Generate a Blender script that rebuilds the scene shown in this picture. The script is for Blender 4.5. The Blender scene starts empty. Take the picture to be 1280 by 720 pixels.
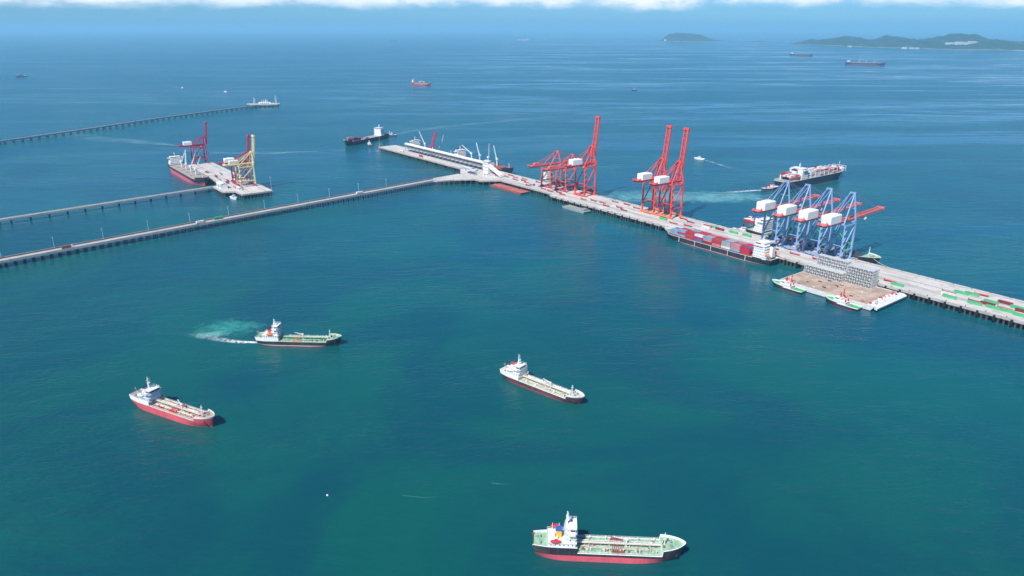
import bpy, bmesh, math, random
from mathutils import Vector, Matrix
R = math.radians
random.seed(7)
S = bpy.context.scene
COL = S.collection

# ------------------------------------------------------------------ camera, sky, sun, exposure
CAM_H = 250.0
cd = bpy.data.cameras.new('camera'); cam = bpy.data.objects.new('camera', cd); COL.objects.link(cam)
cam.location = (0, 0, CAM_H)
cam.rotation_euler = (R(90) - math.atan(325 / 900), 0, 0)
cd.sensor_width = 36; cd.lens = 36 * 900 / 1280
cd.clip_start = 1; cd.clip_end = 200000
S.camera = cam

SUN_DIR = Vector((-0.52, -0.78, 1.15)).normalized()          # towards the sun
W = bpy.data.worlds.new('World'); S.world = W; W.use_nodes = True
nt = W.node_tree; nt.nodes.clear()
def N(t, typ, **kw):
    n = t.nodes.new(typ)
    for k, v in kw.items(): setattr(n, k, v)
    return n
def mth(t, op, a, b=None, c=None, clamp=False):
    n = N(t, 'ShaderNodeMath', operation=op); n.use_clamp = clamp
    for i, q in enumerate((a, b, c)):
        if q is None: continue
        if isinstance(q, (int, float)): n.inputs[i].default_value = q
        else: t.links.new(q, n.inputs[i])
    return n.outputs[0]
def maprange(t, v, a, b, c=0.0, d=1.0, smooth=True):
    n = N(t, 'ShaderNodeMapRange'); n.interpolation_type = 'SMOOTHSTEP' if smooth else 'LINEAR'
    t.links.new(v, n.inputs[0])
    for i, q in enumerate((a, b, c, d)): n.inputs[1 + i].default_value = q
    return n.outputs[0]
def mixc(t, f, a, b):
    n = N(t, 'ShaderNodeMix', data_type='RGBA')
    for s, q in ((n.inputs[0], f), (n.inputs[6], a), (n.inputs[7], b)):
        if isinstance(q, (int, float)): s.default_value = q
        elif isinstance(q, (tuple, list)): s.default_value = (*q[:3], 1)
        else: t.links.new(q, s)
    return n.outputs[2]
def noise(t, vec, scale, detail=4, rough=0.55, dist=0.0):
    n = N(t, 'ShaderNodeTexNoise'); n.inputs['Scale'].default_value = scale
    n.inputs['Detail'].default_value = detail; n.inputs['Roughness'].default_value = rough
    n.inputs['Distortion'].default_value = dist
    if vec is not None: t.links.new(vec, n.inputs['Vector'])
    return n.outputs['Fac']
def mapping(t, vec, scale=(1, 1, 1), rot=(0, 0, 0), loc=(0, 0, 0)):
    n = N(t, 'ShaderNodeMapping'); t.links.new(vec, n.inputs[0])
    n.inputs['Scale'].default_value = scale; n.inputs['Rotation'].default_value = rot; n.inputs['Location'].default_value = loc
    return n.outputs[0]

sky = N(nt, 'ShaderNodeTexSky', sky_type='NISHITA', sun_disc=False)
sky.sun_elevation = math.asin(SUN_DIR.z); sky.sun_rotation = math.atan2(SUN_DIR.x, SUN_DIR.y)
sky.altitude = 0; sky.air_density = 0.75; sky.dust_density = 0.45; sky.ozone_density = 8.0
tc = N(nt, 'ShaderNodeTexCoord').outputs['Generated']
sep = N(nt, 'ShaderNodeSeparateXYZ'); nt.links.new(tc, sep.inputs[0])
cv = mapping(nt, tc, (1, 1, 3.2))
c1 = noise(nt, cv, 9.0, 9, 0.62, 0.3)
c2 = noise(nt, mapping(nt, tc, (1, 1, 2.0), loc=(3.1, 1.7, 0)), 2.6, 3, 0.5)
cl = mth(nt, 'ADD', mth(nt, 'MULTIPLY', c1, 0.62), mth(nt, 'MULTIPLY', c2, 0.38))
# cumulus stand in a bank above the hazy horizon and thin out to scattered clouds higher up
cover = maprange(nt, sep.outputs[2], 0.042, 0.072, 0.33, 0.63)
base_e = maprange(nt, mth(nt, 'ADD', sep.outputs[2], mth(nt, 'MULTIPLY', mth(nt, 'SUBTRACT', c1, 0.5), 0.036)), 0.019, 0.035)
cm = mth(nt, 'MULTIPLY', mth(nt, 'MULTIPLY', mth(nt, 'SUBTRACT', cl, cover), 7.0, clamp=True), base_e, clamp=True)
shade = maprange(nt, c1, 0.42, 0.72, 0.72, 1.0)
ccol = mixc(nt, shade, (5.6, 6.6, 7.6), (9.6, 9.7, 9.7))
tint = N(nt, 'ShaderNodeMix', data_type='RGBA', blend_type='MULTIPLY'); tint.inputs[0].default_value = 1.0
nt.links.new(sky.outputs[0], tint.inputs[6]); tint.inputs[7].default_value = (0.49, 0.82, 1.03, 1)      # cool white balance of the photograph
skyc = mixc(nt, mth(nt, 'MULTIPLY', cm, 0.95), tint.outputs[2], ccol)
bg = N(nt, 'ShaderNodeBackground'); nt.links.new(skyc, bg.inputs[0]); bg.inputs[1].default_value = 0.076
nt.links.new(bg.outputs[0], N(nt, 'ShaderNodeOutputWorld').inputs[0])

sd = bpy.data.lights.new('sun', 'SUN'); sd.energy = 3.6; sd.angle = R(0.53); sd.color = (1.0, 0.955, 0.89)
sun = bpy.data.objects.new('sun', sd); COL.objects.link(sun)
sun.rotation_euler = SUN_DIR.to_track_quat('Z', 'Y').to_euler(); sun.location = (-520, -780, 1150)

S.view_settings.view_transform = 'Standard'; S.view_settings.look = 'None'
S.view_settings.exposure = 0.75; S.view_settings.gamma = 1.0; S.view_settings.use_curve_mapping = False
S.render.engine = 'CYCLES'
S.cycles.use_denoising = True
S.cycles.max_bounces = 6; S.cycles.diffuse_bounces = 2; S.cycles.glossy_bounces = 3
S.cycles.volume_bounces = 1; S.cycles.transparent_max_bounces = 8
S.cycles.sample_clamp_indirect = 4.0; S.cycles.caustics_reflective = False; S.cycles.caustics_refractive = False

# ------------------------------------------------------------------ helpers
class MB:
    def __init__(s): s.v = []; s.f = []; s.uv = None
    def add(s, vs, fs):
        o = len(s.v); s.v += [tuple(q) for q in vs]; s.f += [tuple(i + o for i in f) for f in fs]; return s
    def box(s, x0, x1, y0, y1, z0, z1):
        return s.add([(x0,y0,z0),(x1,y0,z0),(x1,y1,z0),(x0,y1,z0),(x0,y0,z1),(x1,y0,z1),(x1,y1,z1),(x0,y1,z1)],
                     [(0,3,2,1),(4,5,6,7),(0,1,5,4),(1,2,6,5),(2,3,7,6),(3,0,4,7)])
    def hexa(s, b, t):                                            # bottom 4 points, top 4 points
        return s.add(list(b) + list(t), [(0,3,2,1),(4,5,6,7),(0,1,5,4),(1,2,6,5),(2,3,7,6),(3,0,4,7)])
    def beam(s, p, q, w, h=None, w2=None):
        p = Vector(p); q = Vector(q); h = h or w; d = (q - p).normalized()
        up = Vector((0,0,1)) if abs(d.z) < 0.95 else Vector((0,1,0))
        a = d.cross(up).normalized(); b = a.cross(d).normalized(); k = (w2 / w) if w2 else 1
        P = [p + a*x*w/2 + b*y*h/2 for x, y in ((-1,-1),(1,-1),(1,1),(-1,1))]
        Q = [q + a*x*w/2*k + b*y*h/2*k for x, y in ((-1,-1),(1,-1),(1,1),(-1,1))]
        return s.add(P + Q, [(0,3,2,1),(4,5,6,7),(0,1,5,4),(1,2,6,5),(2,3,7,6),(3,0,4,7)])
    def cyl(s, p, q, r, n=8, r2=None):
        p = Vector(p); q = Vector(q); r2 = r if r2 is None else r2; d = (q - p).normalized()
        up = Vector((0,0,1)) if abs(d.z) < 0.95 else Vector((0,1,0))
        a = d.cross(up).normalized(); b = a.cross(d).normalized()
        vs = []
        for (c, rr) in ((p, r), (q, r2)):
            for i in range(n):
                t = 2*math.pi*i/n; vs.append(c + a*math.cos(t)*rr + b*math.sin(t)*rr)
        fs = [(i, (i+1) % n, n + (i+1) % n, n + i) for i in range(n)] + [tuple(range(n-1, -1, -1)), tuple(range(n, 2*n))]
        return s.add(vs, fs)
    def prism(s, poly, z0, z1):
        n = len(poly); z0 = z0 if isinstance(z0, (list, tuple)) else [z0]*n; z1 = z1 if isinstance(z1, (list, tuple)) else [z1]*n
        vs = [(x, y, z0[i]) for i, (x, y) in enumerate(poly)] + [(x, y, z1[i]) for i, (x, y) in enumerate(poly)]
        fs = [(i, (i+1) % n, n + (i+1) % n, n + i) for i in range(n)] + [tuple(range(n-1, -1, -1)), tuple(range(n, 2*n))]
        return s.add(vs, fs)
    def lathe(s, rings, axis_p=(0,0,0), n=10):                    # rings of (r, z)
        vs = []; ax, ay, az = axis_p
        for r, z in rings:
            for i in range(n):
                t = 2*math.pi*i/n; vs.append((ax + r*math.cos(t), ay + r*math.sin(t), az + z))
        fs = [(k*n+i, k*n+(i+1) % n, (k+1)*n+(i+1) % n, (k+1)*n+i) for k in range(len(rings)-1) for i in range(n)]
        fs += [tuple(range(n-1, -1, -1)), tuple(range((len(rings)-1)*n, len(rings)*n))]
        return s.add(vs, fs)
    def mesh(s, name):
        m = bpy.data.meshes.new(name); m.from_pydata(s.v, [], s.f); m.update(); return m
    def build(s, name, mat, parent=None, smooth=False, loc=None, rz=None):
        m = s.mesh(name); m.materials.append(mat)
        if smooth:
            for p in m.polygons: p.use_smooth = True
        return link(name, m, parent, loc, rz)
def link(name, me, parent=None, loc=None, rz=None):
    o = bpy.data.objects.new(name, me); COL.objects.link(o)
    if parent is not None: o.parent = parent
    if loc is not None: o.location = loc
    if rz is not None: o.rotation_euler = (0, 0, rz)
    return o
def tag(o, label=None, cat=None, group=None, kind=None):
    if label: o['label'] = label
    if cat: o['category'] = cat
    if group: o['group'] = group
    if kind: o['kind'] = kind
    return o
def thing(name, label, cat, loc=(0, 0, 0), rz=0, group=None):
    o = bpy.data.objects.new(name, None); COL.objects.link(o)
    o.location = loc; o.rotation_euler = (0, 0, rz); o.empty_display_size = 2
    return tag(o, label, cat, group)
def copy_tree(o, parent=None):
    c = o.copy(); COL.objects.link(c); c.parent = parent
    for ch in list(o.children): copy_tree(ch, c)
    return c

# the port grid: s runs along the quay, t across it away from the near water
PA = R(-52.5); UX, UY = math.cos(PA), math.sin(PA); NX, NY = -UY, UX
def P(s, t, z=0.0): return (s*UX + t*NX, s*UY + t*NY, z)

# ------------------------------------------------------------------ materials
MATS = {}
def paint(name, c, rough=0.5, var=0.18, scale=0.35, dirt=None, dirt_amt=0.0, metallic=0.0, streak=False, spec=0.4, bump=0.0):
    """painted or bare surface: base colour with uneven fading, optional rust or dirt stains"""
    if name in MATS: return MATS[name]
    m = bpy.data.materials.new(name); m.use_nodes = True; t = m.node_tree; b = t.nodes['Principled BSDF']
    co = N(t, 'ShaderNodeTexCoord').outputs['Object']
    f = noise(t, co, scale, 5, 0.6)
    lo = tuple(max(0, x*(1-var)) for x in c); hi = tuple(min(1, x*(1+var)) for x in c)
    colr = mixc(t, maprange(t, f, 0.3, 0.7), lo, hi)
    if dirt:
        g = noise(t, mapping(t, co, (1, 1, 0.12) if streak else (1, 1, 1), loc=(5, 2, 1)), scale*3.1, 6, 0.65)
        colr = mixc(t, mth(t, 'MULTIPLY', maprange(t, g, 0.50, 0.72), dirt_amt), colr, dirt)
    t.links.new(colr, b.inputs['Base Color'])
    b.inputs['Roughness'].default_value = rough; b.inputs['Metallic'].default_value = metallic
    b.inputs['Specular IOR Level'].default_value = spec
    if bump:
        bn = N(t, 'ShaderNodeBump'); bn.inputs['Strength'].default_value = bump; bn.inputs['Distance'].default_value = 0.3
        t.links.new(f, bn.inputs['Height']); t.links.new(bn.outputs[0], b.inputs['Normal'])
    MATS[name] = m; return m
RUST = (0.16, 0.06, 0.03)
white = paint('white_paint', (0.80, 0.80, 0.78), 0.45, 0.05, 0.3, (0.45, 0.40, 0.33), 0.35, streak=True)
cream = paint('cream_paint', (0.72, 0.66, 0.52), 0.5, 0.1, 0.3, RUST, 0.25, streak=True)
black = paint('black_hull_paint', (0.034, 0.037, 0.047), 0.4, 0.3, 0.2, (0.14, 0.085, 0.065), 0.6, streak=True)
navy = paint('navy_hull_paint', (0.02, 0.028, 0.06), 0.4, 0.3, 0.2, (0.09, 0.07, 0.07), 0.35, streak=True)
boot = paint('red_antifouling', (0.68, 0.11, 0.15), 0.6, 0.12, 0.15, (0.36, 0.10, 0.08), 0.6, streak=True)
bootd = paint('dark_red_antifouling', (0.30, 0.05, 0.06), 0.6, 0.2, 0.15, (0.18, 0.07, 0.06), 0.4, streak=True)
redhull = paint('red_hull_paint', (0.64, 0.10, 0.13), 0.5, 0.12, 0.15, (0.34, 0.11, 0.09), 0.6, streak=True)
deckgreen = paint('green_deck_paint', (0.27, 0.46, 0.30), 0.7, 0.2, 0.35, (0.30, 0.30, 0.20), 0.5)
deckgreen2 = paint('mid_green_deck_paint', (0.20, 0.42, 0.23), 0.7, 0.2, 0.35, (0.30, 0.34, 0.22), 0.5)
deckpale = paint('pale_deck_paint', (0.52, 0.54, 0.42), 0.7, 0.15, 0.35, (0.35, 0.28, 0.18), 0.4)
deckgrey = paint('grey_brown_deck_paint', (0.36, 0.32, 0.28), 0.7, 0.2, 0.4, (0.30, 0.10, 0.07), 0.5)
deckred = paint('oxide_deck_paint', (0.30, 0.09, 0.07), 0.7, 0.2, 0.3, (0.18, 0.10, 0.08), 0.5)
pipe = paint('pipe_paint', (0.50, 0.50, 0.46), 0.5, 0.2, 0.5, RUST, 0.4)
darkm = paint('dark_steel', (0.05, 0.05, 0.055), 0.55, 0.3, 0.6)
greym = paint('grey_steel', (0.28, 0.30, 0.31), 0.55, 0.2, 0.5, RUST, 0.2)
orange = paint('orange_paint', (0.75, 0.20, 0.05), 0.45, 0.1)
redp = paint('red_paint', (0.62, 0.04, 0.05), 0.45, 0.12)
yellow = paint('yellow_paint', (0.75, 0.48, 0.07), 0.45, 0.1)
greenp = paint('green_paint', (0.05, 0.42, 0.14), 0.5, 0.15)
bluep = paint('blue_paint', (0.05, 0.13, 0.42), 0.5, 0.15)
palebl = paint('pale_blue_paint_and_shade', (0.45, 0.58, 0.72), 0.5, 0.08)  # a launch's own paint; on the red tanker, shade painted into its walls
dirtywhite = paint('weathered_white_paint', (0.66, 0.66, 0.63), 0.6, 0.12, 0.25, (0.30, 0.26, 0.22), 0.65)
glass = paint('window_glass', (0.03, 0.045, 0.06), 0.12, 0.2, 1.0, spec=0.6)
concrete = paint('concrete_deck', (0.53, 0.50, 0.465), 0.9, 0.10, 0.045, (0.27, 0.245, 0.22), 0.7, bump=0.05)
concside = paint('concrete_edge', (0.42, 0.40, 0.37), 0.9, 0.15, 0.08, (0.16, 0.14, 0.12), 0.6, streak=True)
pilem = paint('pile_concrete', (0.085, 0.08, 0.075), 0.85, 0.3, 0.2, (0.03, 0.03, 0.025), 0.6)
asphalt = paint('trestle_asphalt', (0.42, 0.405, 0.38), 0.9, 0.1, 0.05, (0.22, 0.21, 0.20), 0.5)
craner = paint('crane_red', (0.80, 0.07, 0.05), 0.45, 0.10, 0.12, (0.55, 0.10, 0.06), 0.3)
cranep = paint('crane_faded_red', (0.66, 0.13, 0.12), 0.5, 0.12, 0.12, (0.55, 0.25, 0.22), 0.4)
cranem = paint('crane_magenta_red', (0.45, 0.03, 0.09), 0.5, 0.12, 0.12)
craneb = paint('crane_blue', (0.24, 0.36, 0.58), 0.45, 0.10, 0.12, (0.30, 0.40, 0.58), 0.3)
craney = paint('crane_yellow', (0.80, 0.66, 0.34), 0.45, 0.10, 0.12)
boomr = paint('boom_red', (0.62, 0.15, 0.14), 0.5, 0.12, 0.12)
galv = paint('galvanised_lattice', (0.62, 0.63, 0.63), 0.5, 0.12, 0.6, (0.3, 0.3, 0.3), 0.3, metallic=0.2)
meshp = paint('grating_panel', (0.25, 0.26, 0.265), 0.6, 0.35, 1.2, metallic=0.1)
plank = paint('timber_barge_deck', (0.42, 0.32, 0.25), 0.85, 0.25, 0.10, (0.20, 0.10, 0.07), 0.6)
roofw = paint('gallery_sheet_roof', (0.74, 0.72, 0.68), 0.6, 0.06, 0.08, (0.5, 0.46, 0.4), 0.3)
roofg = paint('shed_sheet_roof', (0.50, 0.52, 0.54), 0.55, 0.1, 0.1)
rubber = paint('fender_rubber', (0.012, 0.012, 0.013), 0.8, 0.2)
lampm = paint('lamp_post_steel', (0.55, 0.57, 0.58), 0.5, 0.1)

# ------------------------------------------------------------------ sea
def sea_material():
    m = bpy.data.materials.new('sea_water'); m.use_nodes = True; t = m.node_tree; b = t.nodes['Principled BSDF']
    co = N(t, 'ShaderNodeTexCoord').outputs['Object']
    big = noise(t, mapping(t, co, (1, 1, 1)), 0.0062, 5, 0.58, 0.8)
    big2 = noise(t, mapping(t, co, (1, 0.6, 1), loc=(300, 90, 0)), 0.0016, 3, 0.5, 0.3)
    near_c = mixc(t, maprange(t, big, 0.36, 0.64), (0.0024, 0.060, 0.078), (0.0030, 0.084, 0.074))
    far_c = mixc(t, maprange(t, big, 0.36, 0.64), (0.0018, 0.080, 0.120), (0.0026, 0.102, 0.118))
    spy = N(t, 'ShaderNodeSeparateXYZ'); t.links.new(co, spy.inputs[0])
    # body colour blends from greener near water to bluer with distance and eastward
    off = mth(t, 'ADD', mth(t, 'ADD', spy.outputs[1], mth(t, 'MULTIPLY', spy.outputs[0], 0.45)), mth(t, 'MULTIPLY', mth(t, 'SUBTRACT', big2, 0.5), 900))
    deep = mixc(t, maprange(t, off, 180, 1050), near_c, far_c)
    # stirred sediment: milky green water behind propellers, as elongated ragged patches
    def plume(col, x, y, ang, a, bb, r, g_, b_, amt, sc):
        v = mapping(t, co, (1, 1, 1), loc=(-x, -y, 0))
        v = mapping(t, v, (1/a, 1/bb, 1), rot=(0, 0, -ang))
        ln = N(t, 'ShaderNodeVectorMath', operation='LENGTH'); t.links.new(v, ln.inputs[0])
        nn = noise(t, co, sc, 5, 0.6, 1.0)
        d = mth(t, 'ADD', ln.outputs['Value'], mth(t, 'MULTIPLY', mth(t, 'SUBTRACT', nn, 0.5), 2.2))
        mott = maprange(t, noise(t, mapping(t, co, (1, 1.5, 1)), sc*3.2, 5, 0.62, 1.2), 0.34, 0.62, 0.35, 1.0)
        return mixc(t, mth(t, 'MULTIPLY', mth(t, 'MULTIPLY', maprange(t, d, 1.3, 0.1), mott), amt), col, (r, g_, b_))
    deep = plume(deep, 228, 1118, R(-27), 100, 44, 0.14, 0.36, 0.34, 1.0, 0.030)
    deep = plume(deep, 330, 1112, R(5), 82, 36, 0.15, 0.37, 0.35, 1.0, 0.034)
    deep = plume(deep, -250, 590, R(35), 26, 17, 0.04, 0.29, 0.24, 1.0, 0.10)
    deep = plume(deep, -262, 574, R(25), 16, 7, 0.17, 0.42, 0.36, 1.0, 0.14)
    t.links.new(deep, b.inputs['Base Color'])
    b.inputs['IOR'].default_value = 1.333
    # slicks: long bands where wind ripples are damped
    sl = noise(t, mapping(t, co, (0.00045, 0.0024, 1), rot=(0, 0, R(14))), 1.0, 7, 0.62, 0.8)
    sl2 = noise(t, mapping(t, co, (0.0016, 0.0075, 1), rot=(0, 0, R(-8))), 1.0, 6, 0.6, 0.6)
    band = mth(t, 'MULTIPLY', maprange(t, sl, 0.42, 0.57), maprange(t, sl2, 0.36, 0.62, 0.35, 1.0))
    sl3 = noise(t, mapping(t, co, (0.0035, 0.022, 1), rot=(0, 0, R(5))), 1.0, 6, 0.68, 0.7)
    band = mth(t, 'MULTIPLY', band, maprange(t, sl3, 0.38, 0.60, 0.15, 1.0))
    band = mth(t, 'MULTIPLY', band, maprange(t, spy.outputs[0], -1500, 900, 0.4, 1.0))
    rr = mth(t, 'ADD', mth(t, 'MULTIPLY', band, -0.205), 0.265)
    t.links.new(rr, b.inputs['Roughness'])
    # waves
    w1 = noise(t, mapping(t, co, (0.16, 0.34, 1), rot=(0, 0, R(20))), 1.0, 3, 0.55, 0.4)
    w2 = noise(t, mapping(t, co, (0.035, 0.085, 1), rot=(0, 0, R(-12))), 1.0, 3, 0.5, 0.3)
    w3 = noise(t, co, 0.9, 2, 0.5)
    hh = mth(t, 'ADD', mth(t, 'ADD', mth(t, 'MULTIPLY', w1, 1.25), mth(t, 'MULTIPLY', w2, 3.2)), mth(t, 'MULTIPLY', w3, 0.22))
    patch = maprange(t, noise(t, mapping(t, co, (1, 1.6, 1)), 0.006, 3, 0.5), 0.35, 0.65, 0.35, 1.0)
    bn = N(t, 'ShaderNodeBump'); bn.inputs['Distance'].default_value = 1.0
    t.links.new(mth(t, 'MULTIPLY', mth(t, 'MULTIPLY', patch, 0.66), maprange(t, band, 0, 1, 1.0, 0.12)), bn.inputs['Strength'])
    t.links.new(hh, bn.inputs['Height']); t.links.new(bn.outputs[0], b.inputs['Normal'])
    return m
SEA = 60000
mb = MB(); mb.add([(-SEA, -1500, 0), (SEA, -1500, 0), (SEA, 110000, 0), (-SEA, 110000, 0)], [(0, 1, 2, 3)])
tag(mb.build('sea', sea_material()), kind='structure')

# ------------------------------------------------------------------ islands
def forest_material():
    m = bpy.data.materials.new('island_forest'); m.use_nodes = True; t = m.node_tree; b = t.nodes['Principled BSDF']
    co = N(t, 'ShaderNodeTexCoord').outputs['Object']
    f = noise(t, co, 0.02, 6, 0.7); f2 = noise(t, co, 0.004, 4, 0.6)
    c = mixc(t, maprange(t, f, 0.35, 0.7), (0.012, 0.03, 0.015), (0.05, 0.085, 0.035))
    c = mixc(t, mth(t, 'MULTIPLY', maprange(t, f2, 0.58, 0.75), 0.5), c, (0.22, 0.17, 0.12))
    sp = N(t, 'ShaderNodeSeparateXYZ'); t.links.new(co, sp.inputs[0])
    shore = maprange(t, mth(t, 'ADD', sp.outputs[2], mth(t, 'MULTIPLY', f2, -14)), 0.0, -5.0)
    c = mixc(t, mth(t, 'MULTIPLY', shore, 0.75), c, (0.42, 0.38, 0.30))
    t.links.new(c, b.inputs['Base Color']); b.inputs['Roughness'].default_value = 0.95
    b.inputs['Specular IOR Level'].default_value = 0.1
    return m
forest = forest_material()
from mathutils import noise as mn
ISL = []
def island(name, spine, nx=150, ny=36):
    """spine: (x, y, half width, height) points along the island; a ridge with knolls and gullies"""
    mb = MB(); rows = []
    for i in range(nx + 1):
        f = i / nx * (len(spine) - 1); k = min(int(f), len(spine) - 2); q = f - k; q = q*q*(3-2*q)
        a, c = spine[k], spine[k+1]
        x, y, w, h = [a[j] + (c[j]-a[j])*q for j in range(4)]
        w *= 1 + 0.35*mn.noise(Vector((i*0.11, 3.3, 0)))
        for j in range(ny + 1):
            v = j/ny*2 - 1
            px, py = x, y + v*w
            e = max(0, 1 - abs(v)**1.7)
            z = h*e*(0.9 + 0.22*mn.noise(Vector((px*0.004, py*0.004, 1)))) + e**0.5*14*mn.noise(Vector((px*0.011, py*0.011, 5))) \
                + e**0.3*10*mn.noise(Vector((px*0.03, py*0.03, 9))) + e**0.2*11*abs(mn.noise(Vector((px*0.021, py*0.021, 12))))
            mb.v.append((px, py, z if 0 < j < ny else -3.0))
    for i in range(nx):
        for j in range(ny):
            a = i*(ny+1)+j; mb.f.append((a, a+ny+1, a+ny+2, a+1))
    ISL.append(list(mb.v)); o = mb.build(name, forest); tag(o, kind='structure'); return o
island('island', [(2960, 15500, 60, 3), (3060, 15450, 220, 25), (3170, 15400, 420, 120), (3290, 15400, 480, 168), (3480, 15350, 480, 148),
                  (3680, 15300, 480, 158), (3880, 15250, 380, 90), (4020, 15200, 220, 25), (4150, 15150, 60, 3)], 110, 30)
island('island', [(4400, 14000, 30, 3), (4480, 14000, 90, 26), (4560, 13980, 80, 22), (4640, 13960, 30, 3)], 40, 16)
island('island', [(4560, 12500, 40, 3), (4640, 12300, 200, 40), (4760, 12000, 420, 92), (4860, 11700, 620, 76), (4930, 11400, 750, 118),
                  (4990, 11250, 800, 150), (5070, 11100, 850, 118), (5180, 10900, 950, 92), (5270, 10700, 1000, 128), (5340, 10600, 1000, 152),
                  (5430, 10500, 1050, 118), (5600, 10400, 1150, 92), (5800, 10300, 1250, 100), (5920, 10250, 1300, 160), (6000, 10200, 1300, 196), (6090, 10150, 1300, 158), (6200, 10100, 1300, 102), (6500, 10050, 1350, 92),
                  (7000, 10000, 1400, 88), (7600, 9900, 1400, 76), (8400, 9800, 1300, 60), (9000, 9800, 700, 20)], 260, 44)

# ------------------------------------------------------------------ piers and trestles
def sheet_pile_pier(name, label, poly, z1, th, cat='pier', loc=(0, 0, 0), rz=0, edge_h=0.35):
    r = thing(name, label, cat, loc, rz)
    d = MB(); d.prism(poly, z1 - th, z1); d.build('deck_slab', concrete, r)
    e = MB(); n = len(poly)
    for i in range(n):                                             # kerb beam along every edge, a little proud of the slab side
        a = Vector((*poly[i], 0)); b = Vector((*poly[(i+1) % n], 0)); dd = (b-a).normalized(); nn = Vector((dd.y, -dd.x, 0))
        e.hexa([a+nn*0.12+Vector((0,0,z1-th*0.9)), b+nn*0.12+Vector((0,0,z1-th*0.9)), b-nn*0.5+Vector((0,0,z1-th*0.9)), a-nn*0.5+Vector((0,0,z1-th*0.9))],
               [a+nn*0.12+Vector((0,0,z1+edge_h)), b+nn*0.12+Vector((0,0,z1+edge_h)), b-nn*0.5+Vector((0,0,z1+edge_h)), a-nn*0.5+Vector((0,0,z1+edge_h))])
    e.build('edge_beam', concside, r)
    return r
PILE = {}
def pile_mesh(rad, top):
    k = (rad, top)
    if k not in PILE:
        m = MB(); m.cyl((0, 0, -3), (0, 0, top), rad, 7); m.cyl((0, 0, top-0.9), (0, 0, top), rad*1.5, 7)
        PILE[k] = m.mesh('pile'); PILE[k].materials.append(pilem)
    return PILE[k]

ZD = 8.0
QF, QF2, QB = 709.0, 719.0, 768.0
S0, S1 = -1421.0, -120.0
# main quay, bulk pier and the junction apron are one deck, laid out on the port grid
qpoly = [(S0, 726), (-1092, 726), (-1092, 719), (-1066, 702), (-1030, 688), (-985, 690), (-968, QF2), (-836, QF2), (-830, QF), (S1, QF), (S1, QB), (S0, QB)]
quay = sheet_pile_pier('container_quay', 'long pale concrete quay on dark piles carrying the gantry cranes', qpoly, ZD, 2.2, 'quay', (0, 0, 0), PA)
pm = pile_mesh(0.95, ZD - 2.2)
k = 0; s = S0 + 4
while s < S1:
    tt = 727.3 if s < -1096 else (720.4 if s < -838 else 710.3)
    if -1096 < s < -964: tt = None
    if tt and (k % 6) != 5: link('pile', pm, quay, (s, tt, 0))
    s += 4.6 if s > -838 else 5.6; k += 1
for q in range(14):                                               # piles along the curved apron edge
    a = [(-1092, 719), (-1066, 702), (-1030, 688), (-985, 690), (-968, 719)]
    f = q/13*4; i = min(int(f), 3); f -= i
    link('pile', pm, quay, (a[i][0]+(a[i+1][0]-a[i][0])*f, a[i][1]+(a[i+1][1]-a[i][1])*f + 1.6, 0))
st_ = MB(); s = S0 + 4
while s < S1:                                                     # the inner rows nobody can pick apart
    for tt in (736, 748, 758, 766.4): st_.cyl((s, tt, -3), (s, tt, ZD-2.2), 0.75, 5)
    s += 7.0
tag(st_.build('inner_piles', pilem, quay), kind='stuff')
fd = MB(); fd.box(-1.0, 1.0, -0.7, 0.0, 2.0, ZD-0.3); fd.box(-0.7, 0.7, -1.1, -0.7, 2.4, ZD-1.0); fm = fd.mesh('fender'); fm.materials.append(rubber)
s = -828
while s < S1: link('fender', fm, quay, (s, QF-0.12, 0)); s += 14.0
cr = MB()
for tt in (743, 764): cr.box(-900, S1-2, tt-0.25, tt+0.25, ZD+0.004, ZD+0.12)
cr.build('crane_rail', darkm, quay)
bo = MB(); bo.cyl((0,0,0),(0,0,0.9),0.35,7); bo.cyl((0,0,0.7),(0,0,0.95),0.55,7); bom = bo.mesh('bollard'); bom.materials.append(darkm)
for i in range(40): link('bollard', bom, quay, (-815+i*17, QF+1.2, ZD)); link('bollard', bom, quay, (-815+i*17, QB-1.2, ZD))
# worn traffic lanes: thin asphalt overlay strips on the apron
ln = MB(); ln.box(-980, S1-3, 723.5, 731.5, ZD+0.004, ZD+0.02); ln.build('traffic_lane', asphalt, quay)
for i in range(58):                                               # dashed lane paint
    m = MB(); m.box(-975+i*14.6, -969+i*14.6, 727.3, 727.7, ZD+.024, ZD+.03); m.build('lane_mark', yellow, quay)
for tt in (734.5, 740.5): m = MB(); m.box(-960, S1-4, tt-.15, tt+.15, ZD+.004, ZD+.012); m.build('lane_line', white, quay)

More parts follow.
